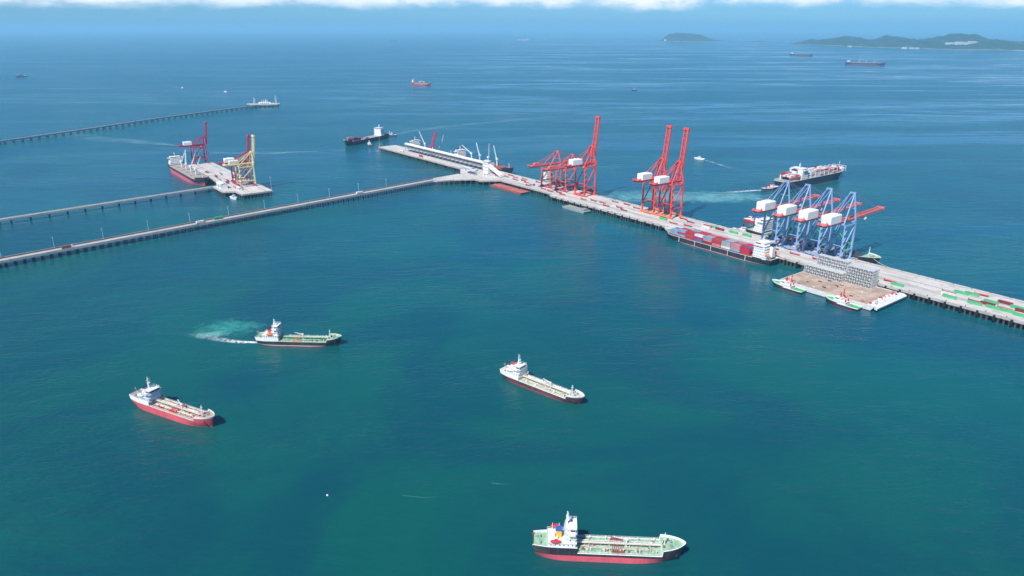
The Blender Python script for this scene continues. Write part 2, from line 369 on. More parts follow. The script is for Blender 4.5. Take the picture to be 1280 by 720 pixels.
def trestle(name, label, pts, width, z1, th, bent, prow, prad, roadm, rail=True, caps=True):
    """pts: centre line; a deck on pile bents. Returns root"""
    r = thing(name, label, 'trestle', (pts[0][0], pts[0][1], 0)); o = Vector((pts[0][0], pts[0][1], 0))
    pm = pile_mesh(prad, z1-th-1.2)
    cm = MB(); cm.box(-0.9, 0.9, -width/2*0.92, width/2*0.92, z1-th-1.2, z1-th); cme = cm.mesh('pile_cap'); cme.materials.append(concside)
    for a, b in zip(pts, pts[1:]):
        a = Vector((*a, 0)) - o; b = Vector((*b, 0)) - o; d = (b-a).normalized(); nn = Vector((-d.y, d.x, 0)); Ln = (b-a).length
        Q = lambda x, y, z: a + d*x + nn*y + Vector((0, 0, z))
        m = MB(); m.hexa([Q(0,-width/2,z1-th), Q(Ln,-width/2,z1-th), Q(Ln,width/2,z1-th), Q(0,width/2,z1-th)], [Q(0,-width/2,z1), Q(Ln,-width/2,z1), Q(Ln,width/2,z1), Q(0,width/2,z1)])
        m.build('deck', roadm, r)
        m = MB()
        for sgn in (-1, 1):
            y0, y1 = sorted((sgn*(width/2-0.35), sgn*(width/2+0.08)))
            m.hexa([Q(0,y0,z1-th*0.8), Q(Ln,y0,z1-th*0.8), Q(Ln,y1,z1-th*0.8), Q(0,y1,z1-th*0.8)], [Q(0,y0,z1+0.9), Q(Ln,y0,z1+0.9), Q(Ln,y1,z1+0.9), Q(0,y1,z1+0.9)])
        m.build('parapet', concrete, r)
        k = 0; x = bent*0.5; ang = math.atan2(d.y, d.x)
        while x < Ln:
            p = Q(x, 0, 0)
            if caps: link('pile_cap', cme, r, p, ang)
            for y in prow: link('pile', pm, r, Q(x, y, 0))
            x += bent
    return r
# main trestle to the junction: carriageway with a pipe bench along its far side
MT = [(-690, 634), (-568, 762), (-390, 948), (-214, 1129), (-132, 1214), (-92, 1240), (-50, 1233)]
mt = trestle('approach_trestle', 'long pale road trestle with lamp posts leading to the junction apron', MT[:5], 15.5, ZD, 2.4, 9, (-6, 0, 6), 0.6, asphalt)
o0 = Vector((*MT[0], 0))
for i, (a, b) in enumerate(zip(MT[:4], MT[1:5])):
    a = Vector((*a, 0)) - o0; b = Vector((*b, 0)) - o0; d = (b-a).normalized(); nn = Vector((-d.y, d.x, 0)); Z = Vector((0, 0, 1))
    m = MB(); m.hexa([a+nn*2.6+Z*(ZD+.01), b+nn*2.6+Z*(ZD+.01), b+nn*6.3+Z*(ZD+.01), a+nn*6.3+Z*(ZD+.01)], [a+nn*2.6+Z*(ZD+.5), b+nn*2.6+Z*(ZD+.5), b+nn*6.3+Z*(ZD+.5), a+nn*6.3+Z*(ZD+.5)])
    m.build('pipe_bench', concside, mt)
    for y, rr, mm in ((3.2, .35, darkm), (4.2, .4, darkm), (5.3, .35, deckred)):
        m = MB(); m.cyl(a+nn*y+Z*(ZD+.5+rr), b+nn*y+Z*(ZD+.5+rr), rr, 6); m.build('pipe', mm, mt)
# curved end piece joining the apron
jp = [(-140.5, 1205.5), (-126.5, 1199.5), (-98, 1211), (-62, 1214), (-50, 1228), (-66, 1258), (-97, 1262), (-122, 1236), (-139.5, 1220)]
jp = [(x, y) for x, y in jp]
sheet_pile_pier('junction_apron', 'curved concrete apron where the road trestle meets the quay', jp, ZD-0.06, 1.9, 'apron')
ap = bpy.data.objects['junction_apron']
for i in range(9):
    f = i/8; link('pile', pm, ap, (-124+72*f, 1201.5+13*math.sin(f*1.5), 0)); link('pile', pm, ap, (-120+60*f, 1222+8*f, 0))

mid = trestle('narrow_trestle', 'narrow grey trestle on spaced pile pairs leading to the yellow crane platform', [(-812, 820), (-690, 945), (-487, 1157)], 7.5, 7.0, 2.4, 23, (-2.0, 2.0), 0.7, asphalt)
far = trestle('curving_jetty_trestle', 'long far trestle bending out to the white loading platform', [(-1230, 1490), (-1168, 1659), (-1094, 1851), (-1011, 2111), (-930, 2300), (-850, 2470)], 9, 7.5, 2.8, 21, (-2.6, 2.6), 0.9, asphalt)

# left platform
plat = sheet_pile_pier('bulk_platform', 'pale concrete berth platform under the yellow gantry crane', [(-1440, 335), (-1218, 335), (-1214, 318), (-1160, 318), (-1152, 335), (-1122, 336), (-1122, 384), (-1446, 384)], ZD, 2.2, 'pier', (0, 0, 0), PA)
for i in range(32):
    s = -1436 + i*10
    tt = 319.5 if -1214 < s < -1158 else 336.3
    link('pile', pm, plat, (s, tt, 0))
for i in range(9): link('pile', pm, plat, (-1123.4, 338+i*5.4, 0)); 
for i in range(6): link('pile', pm, plat, (-1208+i*9.5, 321, 0))
st_ = MB()
for i in range(32):
    for tt in (352, 368, 382): st_.cyl((-1436+i*10, tt, -3), (-1436+i*10, tt, ZD-2.2), 0.8, 5)
tag(st_.build('inner_piles', pilem, plat), kind='stuff')
m = MB()
for tt in (352, 375): m.box(-1440, -1126, tt-.25, tt+.25, ZD+.004, ZD+.12)
m.build('crane_rail', darkm, plat)

# ------------------------------------------------------------------ ships
def smooth01(q): q = max(0, min(1, q)); return q*q*(3-2*q)
def ship_hull(r, L, B, D, m_top, m_boot, m_deck, m_bul, zboot=1.2, poop=(0.25, 2.4), fore=(0.14, 2.4), bul=(1.1, 0.25, 1.2), rake=3.0, full=0.80, m_poop=None, transom=0.78, sheer=0.8, stripe=None):
    """lofted hull. poop/fore: (fraction of length, extra height); bul: bulwark height aft, midships, forward"""
    ps, fs_ = poop[0], 1 - fore[0]
    def zdeck(f, side):
        z = D
        if f < ps or (f == ps and side < 0): z += poop[1]
        if f > fs_ or (f == fs_ and side > 0): z += fore[1] + sheer*max(0, (f-fs_)/fore[0])
        return z
    def bh(f, side):
        if f < ps or (f == ps and side < 0): return bul[0]
        if f > fs_ or (f == fs_ and side > 0): return bul[2]
        return bul[1]
    st = sorted(set([i/24 for i in range(25)] + [0.02, 0.9, 0.94, 0.965, 0.985, 0.995]))
    st = [f for f in st if abs(f-ps) > 0.012 and abs(f-fs_) > 0.012]
    stn = [(f, 0) for f in st] + [(ps, -1), (ps, 1), (fs_, -1), (fs_, 1)]
    stn.sort()
    zmax = D + fore[1] + 1.5
    def hb(f, z):
        if f > full: q = (f-full)/(1-full); d = (1-q**2.3)**0.72 if q < 1 else 0
        else: d = 1
        if f < 0.14: d *= transom + (1-transom)*math.sin(math.pi/2*f/0.14)
        fw = full - 0.14
        if f > fw: q = (f-fw)/(1-fw); w = (1-q**1.7)**0.95 if q < 1 else 0
        else: w = 1
        if f < 0.24: w *= 0.30 + 0.70*math.sin(math.pi/2*f/0.24)
        k = smooth01((z+1.5)/(D*0.95+1.5)) if f > 0.5 else min(1, max(0, (z+1.5)/(D*0.9+1.5)))**0.8
        return max(0.02, B/2*(w*(1-k) + d*k))
    def X(f, z):
        x = -L/2 + f*L; k = (z+1)/(zmax+1)
        x += (k-0.75)*rake*smooth01((f-0.72)/0.28)
        x -= (k-0.75)*rake*0.7*smooth01((0.12-f)/0.12)
        return x
    def shell(name, mat, lev):
        m = MB(); n = len(lev(0.5, 0)); 
        for sg in (1, -1):
            o = len(m.v)
            for f, sd_ in stn:
                for z in lev(f, sd_): m.v.append((X(f, z), sg*hb(f, z), z))
            for i in range(len(stn)-1):
                for j in range(n-1):
                    a = o+i*n+j; q = (a, a+n, a+n+1, a+1); m.f.append(q if sg < 0 else q[::-1])
        o2 = len(stn)*n
        for j in range(n-1): m.f.append((j, j+1, o2+j+1, o2+j))
        o = m.build(name, mat, r, True); bmm = bmesh.new(); bmm.from_mesh(o.data)
        bmesh.ops.remove_doubles(bmm, verts=bmm.verts, dist=0.004); bmm.to_mesh(o.data); bmm.free()
        o.data.set_sharp_from_angle(angle=R(38)); return o
    top = lambda f, s_: [zboot + (zdeck(f, s_)+bh(f, s_)-zboot)*q for q in (0, 0.35, 0.7, 1)]
    if m_poop:                                                   # upper strake in another colour over poop and forecastle
        split = lambda f, s_: zdeck(f, s_) if f > .5 and zdeck(f, s_) > D+.1 else min(zdeck(f, s_)+bh(f, s_), D+0.25)
        shell('topside', m_top, lambda f, s_: [zboot + (split(f, s_)-zboot)*q for q in (0, 0.5, 1)])
        shell('upper_strake', m_poop, lambda f, s_: [split(f, s_), zdeck(f, s_)+bh(f, s_)+0.01])
    else: shell('topside', m_top, top)
    shell('boot_topping', m_boot, lambda f, s_: [-2.0, 0, zboot*0.6, zboot])
    if stripe: shell('waterline_stripe', stripe, lambda f, s_: [zboot, zboot+0.35]).scale = (1.002, 1.004, 1)
    m = MB()
    for f, s_ in stn:
        z = zdeck(f, s_); h = hb(f, z) - 0.06
        m.v += [(X(f, z), h, z), (X(f, z), -h, z)]
    for i in range(len(stn)-1): m.f.append((2*i, 2*i+1, 2*i+3, 2*i+2))
    m.build('deck', m_deck, r)
    m = MB()                                                     # inner face and cap of the bulwark
    for sg in (1, -1):
        o = len(m.v)
        for f, s_ in stn:
            z = zdeck(f, s_); ze = z + bh(f, s_)
            h = hb(f, ze); hi = max(0.01, h - 0.40)
            m.v += [(X(f, ze), sg*(h+0.03), ze-0.12), (X(f, ze), sg*(h+0.03), ze+0.05), (X(f, ze)-(0.4 if f > 0.98 else 0), sg*hi, ze+0.05), (X(f, ze)-(0.4 if f > 0.98 else 0), sg*hi, z-0.02)]
        for i in range(len(stn)-1):
            for j in range(3):
                a = o+i*4+j; q = (a, a+4, a+5, a+1); m.f.append(q if sg < 0 else q[::-1])
    m.build('bulwark', m_bul, r)
    return zdeck, hb, X

def windows(parent, x0, x1, y0, y1, z, faces='xXyY', w=0.7, h=0.8, step=1.7, name='window_row'):
    m = MB(); e = 0.05
    def run(a, b):
        n = max(1, int((b-a-0.6)/step)); return [a + (b-a)*(i+0.5)/n for i in range(n)]
    if 'y' in faces: [m.box(x-w/2, x+w/2, y0-e, y0+0.02, z-h/2, z+h/2) for x in run(x0, x1)]
    if 'Y' in faces: [m.box(x-w/2, x+w/2, y1-0.02, y1+e, z-h/2, z+h/2) for x in run(x0, x1)]
    if 'x' in faces: [m.box(x0-e, x0+0.02, y-w/2, y+w/2, z-h/2, z+h/2) for y in run(y0, y1)]
    if 'X' in faces: [m.box(x1-0.02, x1+e, y-w/2, y+w/2, z-h/2, z+h/2) for y in run(y0, y1)]
    return m.build(name, glass, parent)
def rails(r, pts, h=1.0, step=2.0, mat=None, name='railing', w=0.09):
    m = MB()
    for a, b in zip(pts, pts[1:]):
        a = Vector(a); b = Vector(b); n = max(1, int((b-a).length/step))
        for i in range(n+1): p = a+(b-a)*i/n; m.beam(p, p+Vector((0,0,h)), w)
        m.beam(a+Vector((0,0,h)), b+Vector((0,0,h)), w); m.beam(a+Vector((0,0,h*0.5)), b+Vector((0,0,h*0.5)), w*0.8)
    return m.build(name, mat or white, r)
def superstructure(r, tiers, m_wall, bridge_wings=1.0, m_top=None, top_rail=True, wh=0.8):
    """tiers: (x0, x1, half width, z0, z1), lowest first; the last one is the wheelhouse"""
    for i, (x0, x1, hw, z0, z1) in enumerate(tiers):
        last = i == len(tiers)-1
        m = MB(); c = 0.25
        m.prism([(x0+c, -hw), (x1-c, -hw), (x1, -hw+c), (x1, hw-c), (x1-c, hw), (x0+c, hw), (x0, hw-c), (x0, -hw+c)], z0, z1)
        o = m.build('wheelhouse' if last else 'deckhouse', m_wall, r)
        m = MB(); e = 0.45; m.box(x0-e, x1+e, -hw-e, hw+e, z1, z1+0.14)
        if last and bridge_wings: m.box(x0+0.6, x1-0.2, -hw-bridge_wings, hw+bridge_wings, z0-0.16, z0-0.02)
        m.build('boat_deck' if not last else 'bridge_roof', m_top or m_wall, r)
        if last:
            m = MB(); zz = z0+(z1-z0)*0.62; hh = (z1-z0)*0.36
            m.box(x1-0.03, x1+0.06, -hw+0.35, hw-0.35, zz-hh/2, zz+hh/2); m.build('bridge_window', glass, o)
            m = MB(); m.box(x0+(x1-x0)*0.4, x1-0.35, -hw-0.06, -hw+0.03, zz-hh/2, zz+hh/2); m.box(x0+(x1-x0)*0.4, x1-0.35, hw-0.03, hw+0.06, zz-hh/2, zz+hh/2); m.build('bridge_side_window', glass, o)
            if bridge_wings:
                for sg in (-1, 1):
                    y0, y1 = sorted((sg*hw, sg*(hw+bridge_wings)))
                    m = MB(); m.box(x1-0.35, x1-0.2, y0, y1, z0, z0+1.1); yy = y1 if sg > 0 else y0
                    m.box(x0+0.6, x1-0.2, yy-0.08, yy+0.08, z0, z0+1.1); m.build('bridge_wing', m_wall, r)
        else:
            windows(o, x0+0.5, x1-0.5, -hw, hw, (z0+z1)/2+0.15, 'yYX' if hw > 2 else 'yY', 0.55, wh*.8, 1.9 if hw < 8 else 2.8)
        if top_rail: rails(r, [(x0-e, -hw-e, z1+0.14), (x1+e, -hw-e, z1+0.14), (x1+e, hw+e, z1+0.14), (x0-e, hw+e, z1+0.14), (x0-e, -hw-e, z1+0.14)], 1.0, 2.2)
def funnel(r, x, y, z, l, w, h, m_f, m_cap, name='funnel'):
    m = MB(); m.prism([(x-l/2, y-w/2*.8), (x-l/2+.3, y-w/2), (x+l/2-.5, y-w/2), (x+l/2, y-w/2*.4), (x+l/2, y+w/2*.4), (x+l/2-.5, y+w/2), (x-l/2+.3, y+w/2), (x-l/2, y+w/2*.8)], z, z+h)
    f = m.build(name, m_f, r)
    m = MB(); m.box(x-l/2-.08, x+l/2+.08, y-w/2-.08, y+w/2+.08, z+h-0.15, z+h+h*0.16); m.cyl((x-l*.2, y-w*.15, z+h), (x-l*.35, y-w*.15, z+h*1.3), 0.28, 7); m.cyl((x+l*.1, y+w*.15, z+h), (x, y+w*.15, z+h*1.3), 0.28, 7)
    m.build('funnel_cap', m_cap, f)
def radar_mast(r, x, y, z, h, mat=None, w=0.5):
    mat = mat or white
    m = MB(); m.beam((x, y, z), (x, y, z+h), w, w, w*0.5); m.beam((x-1.2, y, z), (x-.1, y, z+h*.62), w*.4)
    o = m.build('radar_mast', mat, r)
    m = MB(); m.box(x-.2, x+1.4, y-.9, y+.9, z+h*.45, z+h*.49); m.beam((x+.6, y-1.5, z+h*.60), (x+.6, y+1.5, z+h*.60), .28); m.beam((x, y-1.7, z+h*.72), (x, y+1.7, z+h*.72), .16)
    m.beam((x+.5, y-1.1, z+h*.83), (x+.5, y+1.1, z+h*.83), .25); m.lathe([(.1, 0), (.42, .15), (.42, .6), (.12, .8)], (x-.2, y+1.1, z+h*.49), 8)
    m.build('radar_scanner', mat, o)
def lifeboat(r, x, y, z, l, mat, rot=0, tilt=0):
    m = MB(); n = 8; ring = []
    for i in range(9):
        f = i/8; w = math.sin(math.pi*(0.08+0.84*f))**0.6; xx = -l/2 + l*f
        for k in range(n):
            a = 2*math.pi*k/n; m.v.append((xx, math.cos(a)*l*0.17*w, math.sin(a)*l*0.18*w + (0.1*l*(abs(f-.5)*2)**2*.3)))
    for i in range(8):
        for k in range(n): a = i*n+k; b = i*n+(k+1) % n; m.f.append((a, b, b+n, a+n))
    m.f += [tuple(range(n-1, -1, -1)), tuple(range(8*n, 9*n))]
    m.box(-l*.12, l*.22, -l*.09, l*.09, l*.1, l*.25)
    o = m.build('lifeboat', mat, r, False, (x, y, z)); o.rotation_euler = (0, tilt, rot)
    return o
def davits(r, x, y, z, l, sg, mat=None):
    m = MB()
    for xx in (x-l*.33, x+l*.33):
        m.beam((xx, y-sg*1.2, z-1.2), (xx, y-sg*0.9, z+1.3), .22); m.beam((xx, y-sg*.9, z+1.3), (xx, y+sg*.6, z+1.7), .2); m.beam((xx, y-sg*1.2, z-1.2), (xx, y+sg*.8, z-1.0), .2)
    m.build('davit', mat or white, r)
def deck_crane(r, x, y, z, ph, jl, jang, jaz, mat, jm=None, pr=0.8):
    o = MB().lathe([(pr*1.15, 0), (pr, .6), (pr*.85, ph)], (0, 0, 0), 9).build('deck_crane_post', mat, r, False, (x, y, z))
    m = MB(); m.box(-pr*1.5, pr*1.5, -pr*1.3, pr*1.3, ph, ph+pr*2.6); h = m.build('crane_cab', mat, o); h.rotation_euler[2] = jaz
    m = MB(); dx, dz = math.cos(jang)*jl, math.sin(jang)*jl
    for s_ in (-1, 1): m.beam((pr, s_*pr*.7, ph+pr*.8), (pr+dx, s_*pr*.25, ph+pr*.8+dz), pr*.42)
    for i in range(1, 7): f = i/7; m.beam((pr+dx*f, -pr*(.7-.45*f), ph+pr*.8+dz*f), (pr+dx*f, pr*(.7-.45*f), ph+pr*.8+dz*f), pr*.25)
    m.beam((0, 0, ph+pr*2.6), (pr+dx, 0, ph+pr*.8+dz), .12)
    j = m.build('crane_jib', jm or mat, o); j.rotation_euler[2] = jaz
def foremast(r, x, z, h, mat=None, w=.55):
    m = MB(); m.beam((x, 0, z), (x, 0, z+h), w, w, w*.6); m.box(x-.5, x+.5, -.7, .7, z+h*.72, z+h*.76); m.beam((x, -.9, z+h*.86), (x, .9, z+h*.86), .2); m.beam((x-1.8, 0, z), (x, 0, z+h*.7), .18)
    m.build('foremast', mat or white, r)
def windlass(r, x, y, z, mat, k=1.0):
    m = MB(); m.cyl((x, y-1.1*k, z+.7*k), (x, y+1.1*k, z+.7*k), .55*k, 8); m.cyl((x, y-1.4*k, z+.7*k), (x, y-1.1*k, z+.7*k), .85*k, 8); m.box(x-.9*k, x+.9*k, y-.5*k, y+.5*k, z, z+.6*k); m.box(x-1.3*k, x-.7*k, y+.5*k, y+1.2*k, z, z+1.1*k)
    m.build('windlass', mat, r)
def flag(r, x, y, z, h, mat):
    m = MB(); m.beam((x, y, z), (x-.5, y, z+h), .12); m.build('flagstaff', white, r)
    m = MB(); n = 5
    for i in range(n+1):
        for zz in (0, .9):
            for e in (-.02, .02): m.v.append((x-.5-i*.3, y+.18*math.sin(i*1.4)+e, z+h-1.4+zz-.05*i))
    for i in range(n):
        a = i*4; b = a+4
        m.f += [(a, b, b+2, a+2), (a+1, a+3, b+3, b+1), (a, a+1, b+1, b), (a+2, b+2, b+3, a+3)]
    m.build('flag', mat, r)
def mooring_line(r, p, q, sag=2.0, rad=0.14, mat=None):
    m = MB(); p = Vector(p); q = Vector(q); L_ = None
    for i in range(9):
        f = i/8; c = p+(q-p)*f - Vector((0, 0, sag*4*f*(1-f)))
        if L_ is not None: m.cyl(L_, c, rad, 5)
        L_ = c
    m.build('mooring_line', mat or cream, r)

def tanker(label, loc, rz, L, B, D, c):
    """small coastal product tanker; c holds the colours and the differences between the four"""
    r = thing('tanker', label, 'tanker ship', loc, rz)
    zd, hb, X = ship_hull(r, L, B, D, c['top'], c['boot'], c['deck'], c['bul'], c['zb'], (c.get('pf', 0.27), 2.3), (0.15, 2.2), (1.1, 0.30, 1.15), 3.2, 0.80, c.get('strake'), stripe=c.get('stripe'))
    ps = c.get('pf', 0.27); zp = D+2.3; zf = D+2.2
    xp = -L/2+ps*L; xf = L/2-.15*L
    # accommodation
    a0 = xp-c['hl']-0.8
    hw = B/2*c.get('hw', .80)
    tiers = [(a0-c.get('aft', 6), xp-0.8, hw, zp, zp+2.5), (a0, xp-0.8, hw*.92, zp+2.64, zp+5.0)]
    z = zp+5.14
    for i in range(c.get('extra', 0)): tiers.append((a0+.4, xp-0.8, hw*.86, z, z+2.4)); z += 2.54
    tiers.append((a0+1.0, xp-0.9, hw*.80, z, z+2.5)); ztop = z+2.64
    superstructure(r, tiers, c.get('wall', white), B/2-hw*.80-.2, c.get('tops'))
    radar_mast(r, a0+c.get('mx', 2.6), 0, ztop, c.get('mh', 6.5), white, .7)
    fx = a0-c.get('fx', 2.6)
    funnel(r, fx, 0, zp+2.6, 3.4, 3.0, c.get('fh', 4.2), c['fun'], c.get('cap', black))
    m = MB(); m.box(fx-3.2, fx-2.1, -1.2, 1.2, zp+2.64, zp+4.0); m.cyl((fx+.3, 2.3, zp+2.6), (fx+.3, 2.3, zp+4.3), .5, 8); m.cyl((fx-.8, -2.3, zp+2.6), (fx-.8, -2.3, zp+4.3), .5, 8)
    m.build('engine_vent', white, r)
    for sg in (-1, 1):
        lifeboat(r, a0-c.get('lb', 1.6), sg*(hw+.55), zp+3.9, 5.2, c['boat']); davits(r, a0-c.get('lb', 1.6), sg*(hw+.55), zp+3.9, 5.2, sg)
    flag(r, -L/2+1.2, 0, zp+1.0, 3.8, redp)
    m = MB()                                                     # mooring gear on the poop
    for y in (-2.4, 2.4): m.cyl((-L/2+3.4, y-.8, zp+.6), (-L/2+3.4, y+.8, zp+.6), .45, 8); m.box(-L/2+2.8, -L/2+4, y-.3, y+.3, zp, zp+.5)
    m.build('mooring_winch', c.get('gear', greym), r)
    # cargo deck
    x0, x1 = xp+2.0, xf-1.5; hwd = B/2-.9
    m = MB()
    for i in range(int((x1-x0)/3.3)+1): x = x0+i*3.3; m.box(x-.16, x+.16, -hwd, hwd, D, D+.38)
    m.build('deck_stiffener', c['deck'], r)
    for y, rr in ((-2.9, .2), (-2.2, .28), (-1.4, .2), (1.4, .28), (2.2, .2), (3.0, .24)):
        m = MB(); m.cyl((x0, y, D+.8), (x1-2-abs(y), y, D+.8), rr, 6); m.build('cargo_pipe', c.get('pipe', pipe), r)
    cw = MB(); cw.box(x0-2, x1+1.5, -.7, .7, D+1.9, D+2.02)
    for i in range(int((x1-x0)/4)): x = x0+2+i*4; cw.beam((x, -.6, D), (x, -.6, D+1.9), .12); cw.beam((x, .6, D), (x, .6, D+1.9), .12)
    cw = cw.build('catwalk', c.get('walk', greym), r)
    rails(cw, [(x0-2, -.7, D+2.02), (x1+1.5, -.7, D+2.02)], .9, 2.5); rails(cw, [(x0-2, .7, D+2.02), (x1+1.5, .7, D+2.02)], .9, 2.5)
    xm = (x0+x1)/2 + c.get('mo', -1)
    m = MB()
    for i in range(6):
        x = xm-2.6+i*1.04; m.cyl((x, -hwd+.4, D+1.15), (x, hwd-.4, D+1.15), .17, 6)
        for sg in (-1, 1): m.cyl((x, sg*(hwd-.4), D+.7), (x, sg*(hwd-.4), D+1.5), .26, 6)
    m.build('manifold_pipe', c.get('man', deckred), r)
    for sg in (-1, 1): m = MB(); y = sg*(hwd-1.1); m.box(xm-3.2, xm+3.2, y-1.0, y+1.0, D+.1, D+.55); m.build('drip_tray', c.get('tray', greym), r)
    deck_crane(r, xm+c.get('cx', 4.4), c.get('cy', .0), D, 4.2, 6.5, R(14), R(c.get('cj', 180)), c.get('crane', white), pr=.42)
    rn = random.Random(len(label))
    for i in range(5):
        x = x0+3+(x1-x0-6)*i/4
        for sg in (-1, 1):
            m = MB(); m.lathe([(.75, 0), (.75, .55), (.55, .75), (.2, .82)], (x+rn.uniform(-.5, .5), sg*(hwd-2.6), D), 9); m.build('tank_hatch', c.get('hatch', pipe), r)
            m = MB(); m.cyl((x+1.6, sg*(hwd-1.2), D), (x+1.6, sg*(hwd-1.2), D+2.0+rn.random()*.6), .14, 6); m.lathe([(.3, 0), (.34, .25), (.1, .4)], (x+1.6, sg*(hwd-1.2), D+2.0), 7); m.build('tank_vent', c.get('vent', white), r)
    for i in range(9):                                            # transverse branch lines and valve stands
        x = x0+1.5+i*(x1-x0-3)/8; sg = 1 if i % 2 else -1
        m = MB(); m.cyl((x, sg*.9, D+.62), (x, sg*(hwd-1.6), D+.62), .16, 6); m.cyl((x, sg*(hwd-1.7), D), (x, sg*(hwd-1.7), D+1.0), .16, 6); m.lathe([(.12, 0), (.4, .08), (.12, .16)], (x, sg*(hwd-3.4), D+1.1), 7); m.cyl((x, sg*(hwd-3.4), D+.6), (x, sg*(hwd-3.4), D+1.1), .08, 5); m.build('branch_pipe', c.get('branch', redp if i % 3 == 0 else c.get('pipe', pipe)), r)
    for i in range(4):                                            # raised pipe supports
        x = x0+4+i*(x1-x0-8)/3; m = MB(); m.beam((x, -3.4, D+.4), (x, 3.4, D+.4), .25); [m.beam((x, y, D), (x, y, D+1.3), .18) for y in (-3.4, 3.4)]; m.beam((x, -3.4, D+1.3), (x, 3.4, D+1.3), .22); m.build('pipe_support', c.get('walk', greym), r)
    m = MB()
    for i in range(14):
        x = rn.uniform(x0, x1); y = rn.uniform(-hwd+1.4, hwd-1.4); m.box(x-.5, x+.5, y-.4, y+.4, D, D+rn.uniform(.7, 1.3))
    m.build('deck_locker', c.get('lock', deckred), r)
    for sg in (-1, 1): 
        yb = sg*(B/2-.32)
        rails(r, [(x0-1.5, yb, D+.3), (xf-.6, yb, D+.3)], .95, 2.0)
    # forecastle
    m = MB(); m.box(xf-.28, xf+.0, -hb(.85, D)+.3, hb(.85, D)-.3, D, zf); m.build('forecastle_bulkhead', c.get('fcw', white), r)
    foremast(r, xf+1.6, zf+.2, c.get('fmh', 7.0))
    for sg in (-1, 1): windlass(r, xf+5.0, sg*1.7, zf+.3, c.get('gear', greym), .8)
    m = MB(); m.box(xf+1.2, xf+2.4, 1.2, 2.4, zf+.1, zf+1.0); m.box(xf+.6, xf+1.6, -2.6, -1.4, zf+.1, zf+.9); m.build('forecastle_locker', c.get('lock', deckred), r)
    # gangway box amidships and anchors
    for sg in (-1, 1):
        m = MB(); xa = L/2-4.2; y = sg*(hb((xa+L/2)/L, zf*.62)+.08); m.box(xa-.5, xa+.5, y-.12, y+.12, zf*.5, zf*.66); m.box(xa-.12, xa+.12, y-.1, y+.1, zf*.62, zf*.85); m.build('anchor', darkm, r)
    return r
def hdg(a, b): return math.atan2(b[1]-a[1], b[0]-a[0])
def mid2(a, b): return ((a[0]+b[0])/2, (a[1]+b[1])/2, 0)

tanker('green-decked tanker with tall red underside, orange funnel and red lifeboat', (48.5, 297, 0), R(-3.5), 75, 13.5, 4.5,
       dict(top=black, boot=boot, deck=deckgreen, bul=white, zb=3.3, hl=5.4, aft=8.5, extra=1, hw=.78, mh=7.5, mx=1.0, fun=yellow, cap=bluep, boat=redp, pf=.29, fx=3.0, lb=4.6, fh=4.4, pipe=pipe, man=deckred, walk=cream, tray=deckred))
tanker('pinkish red tanker with white poop and bluish white bridge front', mid2((-266, 454), (-198, 419)), hdg((-266, 454), (-198, 419)), 77, 12.5, 4.8,
       dict(top=redhull, boot=redhull, deck=deckgrey, bul=cream, zb=1.6, hl=6.0, aft=5, extra=0, strake=white, boat=white, fun=white, cap=navy, wall=palebl, tops=white, mh=8.5, mx=1.2, pipe=cream, man=redp, hatch=redp, lock=redp, walk=cream, tray=orange, cj=160, pf=.28))  # bluish wall colour stands in for shade on the bridge front
tanker('black-hulled tanker with pale green deck trailing a white foam wake', mid2((-214, 556), (-143, 552)), hdg((-214, 556), (-143, 552)), 71, 12.5, 4.2,
       dict(top=black, boot=bootd, deck=deckgreen2, bul=deckpale, zb=0.9, hl=5.0, aft=8, extra=1, strake=white, boat=orange, fun=redp, cap=black, mh=5.5, mx=1.4, pipe=deckgreen2, man=orange, tray=orange, walk=deckgreen, hatch=deckgreen2, lock=darkm, pf=.28, mo=-6, stripe=white))
tanker('cream-decked tanker with white rails and thin red waterline anchored between the others', mid2((-6, 496), (50, 449)), hdg((-6, 496), (50, 449)), 73, 12, 3.4,
       dict(top=paint('weathered_maroon_hull', (.085, .05, .058), .5, .3, .2, (.2, .1, .08), .6, streak=True), boot=bootd, deck=deckpale, bul=white, zb=1.0, hl=6.4, aft=6.0, extra=0, strake=white, boat=white, fun=white, cap=redp, mh=8.5, mx=2.8, pipe=deckpale, man=cream, walk=cream, hatch=white, lock=deckpale, tray=cream, pf=.26))

# ------------------------------------------------------------------ containers
def container_mesh():
    m = MB(); L_, W_, H_ = 12.19, 2.44, 2.59; n = 14
    for x in (-L_/2, L_/2):                                        # corner posts
        for y in (-W_/2, W_/2):
            x0, x1 = sorted((x, x-math.copysign(.18, x))); y0, y1 = sorted((y, y-math.copysign(.18, y))); m.box(x0, x1, y0, y1, 0, H_)
    for y in (-W_/2, W_/2):
        y0, y1 = sorted((y, y-math.copysign(.12, y)))
        m.box(-L_/2+.18, L_/2-.18, y0, y1, 0, .16); m.box(-L_/2+.18, L_/2-.18, y0, y1, H_-.12, H_)
        for i in range(n):                                         # corrugated side panels
            a = -L_/2+.18+(L_-.36)*i/n; b = -L_/2+.18+(L_-.36)*(i+1)/n; yi = y-math.copysign(.06 if i % 2 else .1, y)
            m.add([(a, yi, .16), (b, yi, .16), (b, yi, H_-.12), (a, yi, H_-.12)], [(0, 1, 2, 3)])
    m.add([(-L_/2+.1, -W_/2+.1, H_-.03), (L_/2-.1, -W_/2+.1, H_-.03), (L_/2-.1, W_/2-.1, H_-.03), (-L_/2+.1, W_/2-.1, H_-.03)], [(0, 1, 2, 3)])
    for x in (-L_/2, L_/2):
        y0 = -W_/2+.18; xi = x-math.copysign(.07, x)
        m.add([(xi, y0, 0), (xi, -y0, 0), (xi, -y0, H_), (xi, y0, H_)], [(0, 1, 2, 3)])
        for y in (-.75, -.35, .35, .75): m.beam((x-math.copysign(.05, x), y, .1), (x-math.copysign(.05, x), y, H_-.1), .06)
    return m
